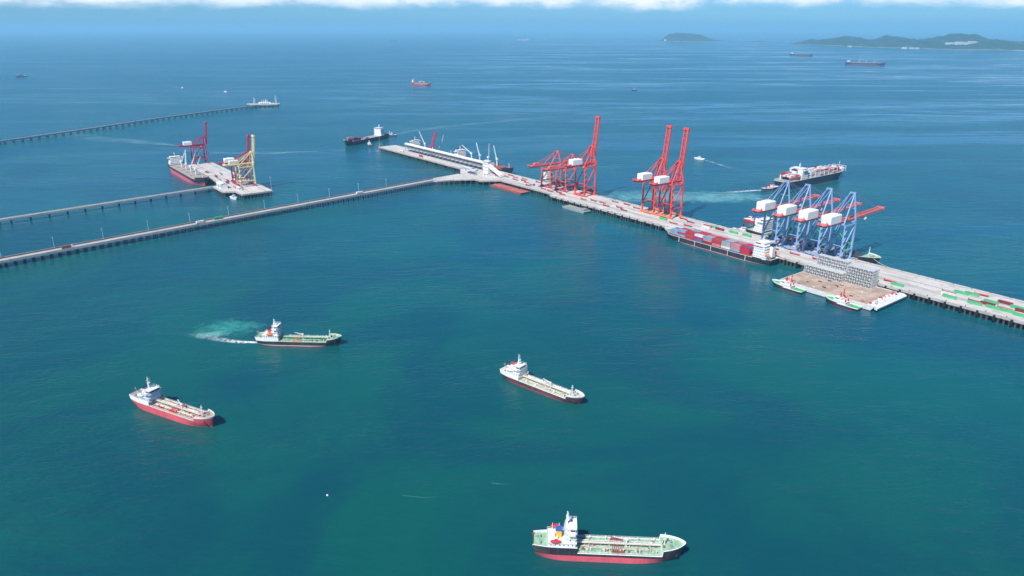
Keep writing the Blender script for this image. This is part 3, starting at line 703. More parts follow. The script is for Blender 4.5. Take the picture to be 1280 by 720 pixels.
CCOL = {'crimson': (0.50, 0.025, 0.055), 'pale rose': (0.55, 0.22, 0.22), 'maroon': (0.20, 0.03, 0.035), 'rust red': (0.42, 0.07, 0.045), 'blue': (0.05, 0.14, 0.36), 'light blue': (0.16, 0.36, 0.50), 'white': (0.68, 0.68, 0.66),
        'green': (0.09, 0.43, 0.20), 'orange': (0.62, 0.20, 0.08), 'grey': (0.34, 0.36, 0.37)}
CM = {}
for k_, c_ in CCOL.items():
    me = container_mesh().mesh('shipping_container'); me.materials.append(paint('container_'+k_.replace(' ', '_'), c_, .5, .12, .2, RUST, .18, streak=True)); CM[k_] = me
ORD = ['first', 'second', 'third', 'fourth', 'fifth', 'sixth', 'seventh', 'eighth', 'ninth', 'tenth', 'eleventh', 'twelfth', 'thirteenth']
def container(col, where, loc, rz, group):
    o = link('shipping_container', CM[col], None, loc, rz)
    return tag(o, f'{col} container {where}' if 'tier' in where else f'{col} shipping container {where}', 'container', group)

# ------------------------------------------------------------------ moored container ship, black hull
SL = 158; sc_ = P(-507, 697.2)
cs = thing('container_ship', 'black-hulled container ship loaded with red and blue containers along the near quay face', 'container ship', sc_, PA+math.pi)
ship_hull(cs, SL, 21.5, 6.2, black, bootd, deckgrey, white, 0.9, (.14, 1.2), (.07, 2.4), (.9, .7, 1.2), 6, .84, stripe=paint('hull_stripe_white', (.6, .58, .55)))
superstructure(cs, [(-73.5, -56.6, 10, 7.4, 10), (-72, -56.6, 9.8, 10.14, 12.9), (-71, -56.6, 9.6, 13.04, 15.8), (-70.5, -56.6, 9.4, 15.94, 18.7), (-70, -56.6, 9.0, 18.84, 21.6), (-68.5, -57, 7.6, 21.74, 24.6)], white, 3.0)
funnel(cs, -74.4, 0, 10, 4, 6, 12.5, white, navy); radar_mast(cs, -62, 0, 24.7, 7.5, white, .8)
for sg in (-1, 1): lifeboat(cs, -74.5, sg*8.6, 12.5, 7, orange); davits(cs, -74.5, sg*8.6, 12.5, 7, sg)
foremast(cs, 71.5, 8.8, 9)
for sg in (-1, 1): windlass(cs, 73.5, sg*2, 8.7, greym); 
m = MB()
for b in range(9): xb = 60.5-b*13.2; m.box(xb-6.2, xb+6.2, -8.6, 8.6, 6.2, 7.8)
m.build('hatch_cover', deckred, cs)
for i in range(5):
    m = MB(); m.beam((48-i*24, 10.9, 7.2), (48-i*24, 10.9, 1.0), .5); m.build('side_ladder', white, cs)
rn = random.Random(3); grp = 'containers on the moored container ship'
PICK = ['crimson']*5+['rust red']*2+['pale rose']*3+['maroon']*2+['blue']*5+['light blue']*3+['grey']*2+['white']
GW = 'stacked on the deck of the black-hulled container ship at the quay'
top_tier = [2, 3, 3, 3, 3, 3, 3, 3, 3]
for b in range(9):
    xb = 60.5-b*13.2; rows = 7 if b else 5
    main = ['light blue', 'crimson', 'rust red', 'crimson', 'pale rose', 'crimson', 'grey', 'pale rose', 'crimson'][b]
    for ri in range(rows):
        y = (ri-(rows-1)/2)*2.5
        for tr in range(top_tier[b]-(1 if rn.random() < .08 else 0)):
            hidden = 0 < ri < rows-1 and tr == 0
            if 0 < ri < rows-1 and tr < top_tier[b]-2: continue
            col = main if (rn.random() < .5 and tr) else rn.choice(PICK)
            if b == 0 and ri == rows-1: col = 'light blue'
            lp = Matrix.Rotation(PA+math.pi, 4, 'Z') @ Vector((xb, y, 0)); container(col, f'aboard quayside ship, {ORD[b]} bay from bow, {ORD[ri]} row from quay, tier {ORD[tr]}'.replace('tier first', 'bottom tier').replace('tier second', 'second tier').replace('tier third', 'third tier'), (sc_[0]+lp.x, sc_[1]+lp.y, 7.8+tr*2.6), PA, grp)
for (a, b) in (((74, -6, 9), (92, -14, 8.6)), ((-74, -6, 8), (-92, -14, 8.6))): mooring_line(cs, a, b, .8)

# ------------------------------------------------------------------ ship with green deck cranes behind the blue gantries
gc = P(-438, 783.5)
gs = thing('general_cargo_ship', 'dark cargo ship with green deck cranes moored behind the blue gantry cranes', 'cargo ship', gc, PA)
ship_hull(gs, 166, 24, 7.5, black, bootd, deckgreen, white, 1.0, (.17, 2.2), (.11, 2.6), (1, .5, 1.2), 6, .84)
superstructure(gs, [(-72, -58, 10.5, 9.7, 12.3), (-71, -58, 10, 12.44, 15), (-70, -58, 9.6, 15.14, 17.7), (-69.5, -58, 9.4, 17.84, 20.4), (-69, -58, 9, 20.54, 23.1), (-68, -58.2, 8.4, 23.24, 26)], white, 3)
funnel(gs, -73.5, 0, 17, 4.5, 6, 8.5, white, bluep); radar_mast(gs, -64, 0, 26, 8, white, .8); foremast(gs, 71, 10.2, 11)
for sg in (-1, 1): windlass(gs, 75, sg*2.4, 10.6, greym)
for i in range(5):
    m = MB(); xb = -43+i*25; m.box(xb-9, xb+9, -8.4, 8.4, 7.5, 9.3); m.build('hatch_cover', [darkm, deckred, darkm, greym, darkm][i], gs)
for i in range(4): deck_crane(gs, -30+i*25+.3, 0, 7.5, 11, 21, R(14), R(180-12*i), greenp, pr=1.6)
mooring_line(gs, (80, -6, 10.5), (104, -17.5, 8.8), 1.0, .2)

# ------------------------------------------------------------------ container ship under way
uc = (514, 1226, 0); ua = R(37)
us = thing('container_ship', 'pale-sided container ship under way behind the blue cranes with a tug astern', 'container ship', uc, ua)
ship_hull(us, 186, 29, 12.5, navy, bootd, deckgrey, white, 1.0, (.15, 1.5), (.08, 3), (1, .8, 1.4), 8, .82, cream)
superstructure(us, [(-52, -34, 13, 12.5, 15.3), (-51, -34, 12.6, 15.44, 18.2), (-50.5, -34, 12.4, 18.34, 21.1), (-50, -34, 12.2, 21.24, 24), (-49.5, -34, 12, 24.14, 26.9), (-49, -34.2, 11, 27.04, 29.8)], white, 3.4)
funnel(us, -55, 0, 13, 5, 8, 14, white, darkm); radar_mast(us, -41, 0, 29.9, 8.5, white, .9); foremast(us, 84, 16, 13)
for sg in (-1, 1): lifeboat(us, -56, sg*11.2, 18.5, 7.5, orange); windlass(us, 86, sg*2.4, 16, greym)
m = MB(); m.box(76, 77, -10, 10, 15.5, 20); m.build('breakwater', white, us)
for i in range(9):
    m = MB(); xb = -23.5+i*13.5
    for sg in (-1, 1): m.beam((xb, sg*12.6, 12.5), (xb, sg*12.6, 21.5), .7)
    m.beam((xb, -12.6, 17.6), (xb, 12.6, 17.6), .6); m.beam((xb, -12.6, 21.5), (xb, 12.6, 21.5), .6); m.build('lashing_bridge', dirtywhite, us)
rn = random.Random(11); UPK = ['crimson']*3+['white']*5+['pale rose']*4+['maroon']*2+['rust red']*2+['grey']*2+['orange']
for b in range(-4, 8):
    if b in (-2, -1): continue
    xb = -16.8+b*13.5-(3 if b < 0 else 0); rows = 9 if 0 <= b < 6 else 8 if b < 0 else 7
    if xb < -84: continue
    main = rn.choice(['white', 'pale rose', 'crimson', 'white'])
    hmax = [3, 3, 0, 0, 4, 3, 4, 4, 3, 3, 3, 2][b+4]
    for ri in range(rows):
        y = (ri-(rows-1)/2)*2.55
        edge = ri in (0, rows-1); 
        for tr in range(hmax+(1 if rn.random() < .12 else 0)):
            if tr < hmax-1 and not edge: continue
            lp = Matrix.Rotation(ua, 4, 'Z') @ Vector((xb, y, 0)); zb = 12.5+1.5 if b < 0 else 12.5
            container(main if rn.random() < .45 else rn.choice(UPK), f'aboard departing ship, {ORD[7-b]} bay from bow, {ORD[ri]} row from starboard, {ORD[tr]} tier', (uc[0]+lp.x, uc[1]+lp.y, zb+.02+tr*2.6), ua, 'containers on the ship under way')

# ------------------------------------------------------------------ feeder ship with tugs, beyond the bulk pier
fc = (-340, 1697, 0); fa = math.atan2(-138, -74)
fs2 = thing('container_ship', 'dark container feeder ship with tall white bridge arriving off the bulk pier', 'container ship', fc, fa)
ship_hull(fs2, 150, 24, 9.0, navy, bootd, deckgrey, white, .8, (.15, 1.5), (.09, 3), (1, .6, 2.0), 6, .83)
superstructure(fs2, [(-58, -43, 10.5, 8.7, 11.6), (-57, -43, 10, 11.74, 14.6), (-56, -43, 9.6, 14.74, 17.6), (-56, -43, 9.4, 17.74, 20.6), (-55.5, -43, 9.2, 20.74, 23.6), (-55, -43.2, 8.2, 23.74, 27)], white, 3)
funnel(fs2, -60.5, 0, 11.6, 4.5, 7, 12, white, navy); radar_mast(fs2, -50, 0, 27, 8, white, 1.0); foremast(fs2, 66, 10.5, 9)
rn = random.Random(5)
for b in range(6):
    for ri in range(8):
        for tr in range([3, 2, 0, 1, 0, 0][b]):
            lp = Matrix.Rotation(fa, 4, 'Z') @ Vector((50-b*14, (ri-3.5)*2.5, 0))
            if tr < [3, 2, 0, 1, 0, 0][b]-1 and 0 < ri < 7: continue
            container(rn.choice(['crimson', 'maroon', 'maroon', 'blue', 'grey']), f'on feeder ship, {ORD[b]} bay from bow, {ORD[ri]} row from starboard, {ORD[tr]} tier', (fc[0]+lp.x, fc[1]+lp.y, 9.02+tr*2.6), fa, 'containers on the arriving feeder ship')
m = MB()
for b in range(6): m.box(50-b*14-6.5, 50-b*14+6.5, -.4, .4, 9.02-.5, 9.02); 
m.build('hatch_coaming', deckgrey, fs2)

# ------------------------------------------------------------------ bulk carriers with deck cranes
def bulker(label, c, rz, L, B, D, m_top, m_boot, m_deck, zb, ncr, jibs, crm, house_z=9, hcol=None, m_poop=None, name='bulk_carrier'):
    r = thing(name, label, 'bulk carrier', c, rz)
    ship_hull(r, L, B, D, m_top, m_boot, m_deck, m_top if m_poop is None else white, zb, (.13, 2), (.08, 2.6), (1, .3, 1.2), 5, .84, m_poop)
    x1 = -L/2+.125*L; x0 = x1-L*.065; z = D+2; tiers = []
    for i in range(5): tiers.append((x0+i*.5, x1-i*.3, B*.38-i*.5, z, z+2.6)); z += 2.74
    superstructure(r, tiers, white, B*.14, top_rail=False)
    funnel(r, x0-3.5, 0, D+2, 4, 5, 13, white, darkm); radar_mast(r, (x0+x1)/2, 0, z, 8, white, .9); foremast(r, L/2-.05*L, D+2.6, 9, w=.9)
    hs = -L/2+.16*L; he = L/2-.10*L; nh = ncr+1; st = (he-hs)/nh
    for i in range(nh): m = MB(); m.box(hs+st*i+3.2, hs+st*(i+1)-3.2, -B*.30, B*.30, D, D+1.9); m.build('hatch_cover', hcol or m_deck, r)
    for i in range(ncr):
        j = jibs[i % len(jibs)]; deck_crane(r, hs+st*(i+1), 0, D, house_z, st*.95, R(j[0]), R(j[1]), crm, pr=1.25)
    for sg in (-1, 1): windlass(r, L/2-.06*L, sg*2.4, D+2.8, greym)
    return r
bulker('bulk carrier with bright red underside and white deck cranes moored at the crane platform', P(-1364, 319.5), PA, 206, 28, 10, black, boot, deckgrey, 6.2, 4, [(55, 20), (48, 160), (60, 30), (52, 20)], white, 10)
bulker('bulk carrier moored behind the white conveyor gallery with its bridge at the pier tip', P(-1300, 786), PA, 165, 27, 8, navy, bootd, deckred, 1.5, 3, [(62, 200), (72, 20), (70, 10)], white, 11)
bulker('red-decked bulk carrier with upright white cranes moored beside the gallery end tower', P(-1118, 787), PA, 186, 28, 9, black, bootd, deckred, 2.0, 4, [(35, 200), (58, 170), (85, 0), (70, 180)], white, 12, deckred)
# smaller freighter behind the first red cranes
bulker('small grey-green freighter with white bridge tucked behind the pinkish cranes', P(-868, 783), PA, 128, 20, 6.5, greym, bootd, deckgreen, 1.0, 2, [(10, 0), (8, 180)], darkm, 6, darkm, name='freighter')
# out in the roads
bulker('red-hulled cargo ship with white bridge alone in the outer roads', (-424, 3490, 0), R(-38), 122, 19, 6.5, redhull, bootd, deckred, 1.2, 2, [(8, 0), (8, 180)], cream, 6, deckgrey, name='cargo_ship')
bulker('long dark bulk carrier anchored far out near the small islands', (2788, 7283, 0), R(-38), 215, 32, 12, navy, bootd, deckgrey, 2.5, 3, [(10, 0), (10, 180)], greym, 9)
bulker('large dark ship with white midship tower anchored off the long island', (2549, 5441, 0), R(-32), 262, 40, 14, paint('dusky_purple_hull', (.06, .03, .06)), bootd, deckgrey, 3, 3, [(75, 0), (10, 180), (15, 0)], cream, 12)

# ------------------------------------------------------------------ tugs and boats
def tug(label, c, rz, L, m_hull, m_deck, m_house, m_fun, fun_h=6, mast=True, name='tug_boat', cat='tug', fenders=True, group=None, strake=None):
    r = thing(name, label, cat, c, rz, group); B = L*.30
    ship_hull(r, L, B, L*.075, m_hull, bootd if m_hull is not white else m_hull, m_deck, white, .4, (.42, .0), (.42, L*.035), (.9, .9, 1.1), L*.05, .66, strake, .86, L*.03)
    d = L*.075; x0, x1 = -L*.05, L*.22
    superstructure(r, [(x0-L*.08, x1, B*.33, d+.0, d+2.8), (x0+L*.07, x1-L*.03, B*.25, d+2.94, d+5.4)], m_house, 0.0, top_rail=False)
    for sg in (-1, 1):
        m = MB(); xx = x0-L*.06; y = sg*B*.24; m.cyl((xx, y, d), (xx, y, d+fun_h), .75, 8); m.cyl((xx, y, d+fun_h), (xx, y, d+fun_h+.5), .82, 8); m.build('exhaust_stack', m_fun, r)
    if mast: radar_mast(r, x0+L*.12, 0, d+5.5, L*.16, m_fun, .6)
    m = MB(); m.box(x0-L*.22, x0-L*.14, -1.2, 1.2, d, d+1.5); m.cyl((x0-L*.18, -1.6, d+.9), (x0-L*.18, 1.6, d+.9), .8, 8); m.build('towing_winch', greym, r)
    if fenders:
        m = MB()
        for i in range(8):
            a = -1.2+2.4*i/7; m.cyl((L*.46*math.cos(a*.5)-.4, B*.33*math.sin(a), d+L*.02), (L*.46*math.cos(a*.5)-.4, B*.33*math.sin(a), d+L*.055), .5, 7)
        m.build('bow_fender', rubber, r)
    return r
def launch(label, c, rz, L, m_hull, m_house, name='motor_boat', group=None, canopy=None):
    r = thing(name, label, 'boat', c, rz, group); B = L*.28
    ship_hull(r, L, B, L*.09, m_hull, m_hull, white, m_hull, .25, (.4, .0), (.4, L*.03), (.3, .3, .4), L*.06, .55, None, .9, L*.02)
    superstructure(r, [(-L*.16, L*.16, B*.33, L*.09, L*.09+1.9), (-L*.06, L*.10, B*.28, L*.09+2.04, L*.09+3.6)], m_house, 0, top_rail=False)
    m = MB(); m.beam((-L*.04, 0, L*.09+3.7), (-L*.06, 0, L*.09+6.2), .2); m.beam((-L*.05, -.9, L*.09+5), (-L*.05, .9, L*.09+5), .2); m.build('mast', white, r)
    if canopy: m = MB(); m.box(-L*.40, -L*.17, -B*.34, B*.34, L*.09+2.0, L*.09+2.15); [m.beam((x, y, L*.09), (x, y, L*.09+2), .12) for x in (-L*.39, -L*.18) for y in (-B*.32, B*.32)]; m.build('canopy', canopy, r)
    return r
tug('white and green tug with red mast alongside the outer corner of the timber barge', P(-375, 641), PA+math.pi, 36, black, greenp, white, redp, 5, strake=white)
tug('white and green tug with red mast alongside the white ramp end of the barge', P(-317, 641), PA+math.pi, 35, black, greenp, white, redp, 5, strake=white)
tug('dark tug with tall magenta stack pushing at the stern of the ship under way', (424, 1168, 0), R(15), 30, black, deckgrey, white, cranem, 9)
tug('dark tug with white house close under the stern of the arriving feeder ship', (-298, 1790, 0), R(200), 30, black, deckgrey, white, white, 6)
tug('white-sided tug nosing the flank of the arriving feeder ship', (-322, 1640, 0), R(110), 26, navy, deckgrey, white, white, 5)
tug('red and white pilot tug lying off the blue crane berth', (329, 960, 0), R(160), 22, redp, white, white, redp, 4, name='pilot_boat', cat='boat')
tug('cream service boat moored astern of the green crane ship', P(-536, 786), PA, 30, cream, deckgrey, white, darkm, 4, name='service_boat', cat='boat')
launch('white motor launch speeding past the cranes with a short wake', (379, 1459, 0), R(150), 22, white, white)
launch('small white-roofed boat alone beyond the tall red cranes', (521, 3170, 0), R(200), 24, navy, white)
launch('white boat berthed under the yellow crane platform', P(-1137, 327), PA, 24, white, palebl)
launch('tiny white speedboat trailing a wake toward the loading platform', (-1188, 3085, 0), R(-38), 20, white, white)
launch('tiny white speedboat at the head of a long thin wake', (-1460, 3300, 0), R(-50), 18, white, white)
bulker('faint low dark ship on the hazy horizon', (-2400, 15324, 0), R(5), 190, 30, 11, navy, bootd, deckgrey, 2, 2, [(8, 0)], greym)
bulker('pale ship far off near the horizon', (240, 16400, 0), R(170), 230, 34, 12, white, bootd, deckgrey, 2, 2, [(8, 0)], white, name='distant_ship')
tug('dark fishing vessel running with a thin wake in the far left roads', (-2671, 4079, 0), R(178), 62, navy, deckgrey, darkm, darkm, 9, name='fishing_vessel', cat='boat', fenders=False)
# ------------------------------------------------------------------ gantry cranes
def sts_crane(label, s, t0, t1, z, Wd, Zg, Za, boom, up, back, m_leg, m_boom, m_house, m_sill, group, house=True, hs=1.0, m_apex=None, lw=2.0):
    """ship-to-shore gantry: local x along the rails, y toward the berth behind, root on the deck"""
    G = t1-t0; r = thing('gantry_crane', label, 'gantry crane', P(s, t0, z), PA, group); hw = Wd/2; m_apex = m_apex or m_leg
    for y in (0, G):
        for x in (-hw+.8, hw-.8):
            m = MB(); m.beam((x, y, 3.0), (x, y, Zg+1.0), lw, lw*.9, lw*.85); m.build('leg', m_leg, r)
            m = MB()
            for q in (-2.6, -.9, .9, 2.6): m.box(x+q-.7, x+q+.7, y-.45, y+.45, .12, 1.0)
            m.box(x-3.4, x+3.4, y-.6, y+.6, 1.0, 2.0); m.build('bogie', m_sill, r)
        m = MB(); m.box(-hw, hw, y-.8, y+.8, 2.0, 3.6); m.build('sill_beam', m_sill, r)
    zp = Zg*.30
    for x in (-hw+.8, hw-.8):
        m = MB(); m.box(x-.6, x+.6, .7, G-.7, zp-.8, zp+.8); m.build('portal_beam', m_leg, r)
        m = MB(); m.beam((x, 0.5, zp+1), (x, G-.5, Zg-1), 1.1); m.build('diagonal_brace', m_leg, r)
        m = MB(); m.box(x-.6, x+.6, .6, G-.6, Zg-.7, Zg+.9); m.build('upper_beam', m_leg, r)
    for y in (0, G):
        m = MB(); m.box(-hw+1.5, hw-1.5, y-.7, y+.7, Zg+.95, Zg+2.6); m.build('cross_beam', m_leg, r)
        m = MB(); m.beam((-hw+1.2, y, zp+6), (hw-1.2, y, zp+6), .7); m.build('tie_beam', m_leg, r)
    gx = 3.6; gz = Zg+2.2; hy = G+3
    # fixed girder: two box beams with cross ties, walkway and rail
    m = MB()
    for x in (-gx, gx): m.box(x-.7, x+.7, -back, hy, gz+.4, gz+2.6)
    n = int((back+hy)/7)
    for i in range(n+1): y = -back+.5+(back+hy-1)*i/n; m.box(-gx, gx, y-.4, y+.4, gz+.6, gz+1.6)
    g = m.build('main_girder', m_boom, r)
    m = MB()
    for x in (-gx-1.5, gx+.7): m.box(x, x+.8, -back, hy, gz+2.3, gz+2.45)
    m.build('walkway', m_boom, g)
    m = MB(); m.box(-gx-1.4, gx+1.4, -back-1.5, -back+7, gz+2.7, gz+3.2); m.box(-gx-1.4, -gx+1, -back-.5, -back+2.5, gz+3.2, gz+4.6); m.box(gx-1.2, gx+1, -back+2, -back+5, gz+3.2, gz+4.4); m.build('rear_platform', m_boom, r)
    if house:
        y0, y1 = -back+8, -back+8+17*hs; w = 4.6*hs; z0, z1 = gz+2.7, gz+2.7+7.5*hs
        m = MB(); c = .8
        m.add([(-w, y0, z0), (w, y0, z0), (w, y1, z0), (-w, y1, z0), (-w, y0, z1-c), (w, y0, z1-c), (w, y1, z1-c), (-w, y1, z1-c), (-w+c, y0+c, z1), (w-c, y0+c, z1), (w-c, y1-c, z1), (-w+c, y1-c, z1)],
              [(0, 3, 2, 1), (0, 1, 5, 4), (1, 2, 6, 5), (2, 3, 7, 6), (3, 0, 4, 7), (4, 5, 9, 8), (5, 6, 10, 9), (6, 7, 11, 10), (7, 4, 8, 11), (8, 9, 10, 11)])
        h = m.build('machinery_house', m_house, r)
        m = MB(); [m.box(-w-.06, -w+.02, y0+2+i*3.6, y0+3.6+i*3.6, z0+2.2*hs, z0+3.6*hs) for i in range(int((y1-y0-3)/3.6))]; m.box(w*.1, w*.4, y0-.06, y0+.02, z0, z0+2.2); m.build('louvre', greym, h)
        m = MB(); m.box(-1.2, 1.2, (y0+y1)/2-1.5, (y0+y1)/2+1.5, z1, z1+.9); m.build('roof_hatch', m_house, h)
    # boom, hinged at the berth side
    bm = MB()
    for x in (-gx*.85, gx*.85): bm.beam((x, 0, 0), (x, boom, 0), 1.5, 2.2)
    n = int(boom/6)
    for i in range(n+1):
        y = .6+(boom-1.2)*i/n; bm.beam((-gx*.85, y, .3), (gx*.85, y, .3), .7)
        if i < n: y2 = .6+(boom-1.2)*(i+1)/n; bm.beam((-gx*.85 if i % 2 else gx*.85, y, .3), (gx*.85 if i % 2 else -gx*.85, y2, .3), .35)
    bm.beam((-gx*.85, boom*.33, 0), (-gx*.85, boom*.33, 3), .6); bm.beam((gx*.85, boom*.33, 0), (gx*.85, boom*.33, 3), .6); bm.box(-gx-.9, gx+.9, boom-2.2, boom+.8, -.8, 1.8)
    b = bm.build('boom', m_boom, r, False, (0, hy+.4, gz+1.5)); b.rotation_euler = (up, 0, 0)
    # apex frame and stays
    za = Za
    for x in (-1, 1):
        m = MB(); m.beam((x*(hw-1.2), G, Zg+2.4), (x*2.4, G+1.5, za), 1.5, 1.5, 1.1); m.build('apex_leg', m_apex, r)
        m = MB(); m.beam((x*2.4, G+1.5, za), (x*(hw-1.2)*.8, .5, Zg+2.4), 1.1); m.build('apex_strut', m_apex, r)
        m = MB(); m.beam((x*2.2, G+1.2, za), (x*gx, -back+9, gz+2.6), .45); m.build('back_stay', m_apex, r)
    m = MB(); m.box(-3.4, 3.4, G+.6, G+2.4, za-.7, za+.9); m.build('apex_beam', m_apex, r); m = MB(); m.beam((-hw*.55, G+.6, Zg+(za-Zg)*.5), (hw*.55, G+.6, Zg+(za-Zg)*.5), .6); m.build('apex_tie', m_apex, r)
    cu, su = math.cos(up), math.sin(up)
    for fr in (.42, .88):
        for x in (-1, 1):
            tip = (x*gx*.85, hy+.4+boom*fr*cu, gz+1.5+boom*fr*su+1)
            if up < .5 or fr < .5:
                m = MB(); m.beam((x*2.2, G+1.8, za), tip, .35 if up < .5 else .45); m.build('fore_stay', m_apex, r)
    # trolley and cab
    ty = G*.5 if up > .5 else hy+boom*.35
    m = MB(); m.box(-gx+.8, gx-.8, ty-3, ty+3, gz-.6, gz+.3); m.build('trolley', m_boom, r)
    m = MB(); m.box(gx-2.2, gx+.6, ty+3.3, ty+6, gz-3.2, gz-.6); cb = m.build('operator_cab', white, r); m = MB(); m.box(gx-2.0, gx+.4, ty+5.95, ty+6.06, gz-2.9, gz-1.4); m.build('cab_window', glass, cb)
    # stair tower on one leg
    m = MB(); x = hw-.8; n = int((Zg-4)/4)
    for i in range(n): z0 = 4+i*4; m.beam((x+1.4, -1.8 if i % 2 else 1.8, z0), (x+1.4, 1.8 if i % 2 else -1.8, z0+4), .7, .25); m.box(x+.9, x+2, -2.6, -1.5, z0+3.9, z0+4.05) if i % 2 == 0 else m.box(x+.9, x+2, 1.5, 2.6, z0+3.9, z0+4.05)
    m.build('stair', m_leg, r)
    m = MB(); m.cyl((0, -1.6, 3.2), (0, -.9, 3.2), 2.2, 12); m.build('cable_reel', m_sill, r)
    return r
UP = R(83)
rp = 'tall red gantry cranes with raised booms'
sts_crane('tall red gantry crane, boom raised, beside the two pinkish lowered cranes', -798, 743, 764, ZD, 23, 44.5, 74, 69, UP, 28, craner, craner, white, craner, None, True, 1.1)
sts_crane('tall red gantry crane, boom raised, the one of the pair nearer the pinkish cranes', -659, 743, 764, ZD, 23, 44.5, 74, 69, UP, 28, craner, craner, white, orange, None, True, 1.1)
sts_crane('tall red gantry crane, boom raised, beside the bow of the moored container ship', -629, 743, 764, ZD, 23, 44.5, 74, 69, UP, 28, craner, craner, white, orange, None, True, 1.1)
sts_crane('low pinkish red gantry crane with boom lowered, nearer the junction apron', -878, 743, 764, ZD, 24, 33, 56, 48, R(1), 34, cranep, cranep, cranep, cranem, None, True, .55)
sts_crane('low pinkish red gantry crane with boom lowered, next to the tall red crane', -842, 743, 764, ZD, 24, 33, 55, 48, R(1), 34, cranep, cranep, cranep, cranem, None, True, .55)
for i, (s, lb) in enumerate(((-387, 'blue gantry crane with white machinery house, last of the row beside the lattice modules'), (-414, 'blue gantry crane with white machinery house, second of the row from the lattice modules'),
                             (-440.5, 'blue gantry crane with white machinery house, third of the row from the lattice modules'), (-467.5, 'blue gantry crane with white machinery house, nearest the white bridge of the container ship'))):
    sts_crane(lb, s, 743, 764, ZD, 19.5, 40.5, 73, 68, R(1.5), 33, craneb, boomr, white, craneb, 'blue gantry cranes', True, 1.22)
sts_crane('magenta red gantry crane with raised boom at the far end of the platform', -1448, 352, 375, ZD, 20, 31, 50, 41, UP, 22, cranem, cranem, white, cranem, None, True, .85)
sts_crane('yellow gantry crane with raised boom on the left platform', -1184, 352, 375, ZD, 20, 32, 54, 44, UP, 20, craney, craney, cream, cranem, None, True, .85)
sts_crane('dark magenta gantry crane standing close behind the yellow crane', -1208, 352, 375, ZD, 18, 32, 50, 42, UP, 20, cranem, cranem, white, cranem, None, True, .9)

# ------------------------------------------------------------------ timber-decked barge with lattice modules
bc = P(-340, 678)
bg_ = thing('deck_barge', 'wide flat barge with brown timber deck and white raked ends beside the quay', 'barge', bc, PA)
m = MB(); m.hexa([(-50, -29, -2), (44, -29, -2), (44, 29, -2), (-50, 29, -2)], [(-50, -29, 4.6), (49, -29, 4.6), (49, 29, 4.6), (-50, 29, 4.6)]); m.build('hull', dirtywhite, bg_)
m = MB(); m.hexa([(-50.1, -29.1, -2), (44.4, -29.1, -2), (44.4, 29.1, -2), (-50.1, 29.1, -2)], [(-50.1, -29.1, .7), (46.4, -29.1, .7), (46.4, 29.1, .7), (-50.1, 29.1, .7)]); m.build('boot_topping', darkm, bg_)
rn = random.Random(2)
for i in range(30):                                              # deck laid in wide timber mats
    y0 = -27.5+i*55/30; xs = [-49]
    while xs[-1] < 40: xs.append(min(41, xs[-1]+rn.uniform(14, 26)))
    for a, b in zip(xs, xs[1:]):
        if b-a < 1: continue
        m = MB(); m.box(a+.08, b-.08, y0+.07, y0+55/30-.07, 4.6, 4.85+rn.random()*.12); m.build('plank', plank, bg_)
m = MB()
for x0, x1, y0, y1 in ((-50, 49, -29, -28), (-50, 49, 28, 29), (-50, -49.2, -28, 28)): m.box(x0, x1, y0, y1, 4.604, 5.3)
m.build('coaming', dirtywhite, bg_)
for i in range(16):
    m = MB(); x, y = rn.uniform(41, 48), rn.uniform(-27, 27); l = rn.uniform(.5, 1.3); m.box(x-l, x+l, y-.6, y+.6, 5.6, 5.6+rn.uniform(.5, 1.4)); m.build('deck_gear', rn.choice([white, greym, pipe, darkm, redp]), bg_)
for i in range(22):
    m = MB(); x, y = rn.uniform(-46, 38), rn.uniform(-26, 10); l = rn.uniform(.5, 2.0); m.box(x-l, x+l, y-.5, y+.5, 4.97, 4.97+rn.uniform(.3, 1.0)); m.build('dunnage', rn.choice([plank, greym, deckred, darkm, cream]), bg_)
for y in (-21.75, -7.25, 7.25, 21.75):
    m = MB(); m.box(41.5, 49.4, y-7.1, y+7.1, 4.604, 5.6); m.hexa([(49.4, y-7.1, 3.0), (52, y-7, 2.2), (52, y+7, 2.2), (49.4, y+7.1, 3.0)], [(49.4, y-7.1, 5.6), (52.5, y-7, 4.2), (52.5, y+7, 4.2), (49.4, y+7.1, 5.6)]); m.build('ramp', dirtywhite, bg_)
for x, y in ((43, -24), (43, 18), (-46, -22), (-46, 22), (20, -27)): windlass(bg_, x, y, 5.0 if x < 40 else 5.6, redp, 1.1)
for x, y in ((18, -27), (-38, -27)): m = MB(); m.cyl((x, y, 5), (x, y, 14), .55, 8); m.box(x-1, x+1, y-1, y+1, 4.9, 5.6); m.build('mooring_post', redp, bg_)
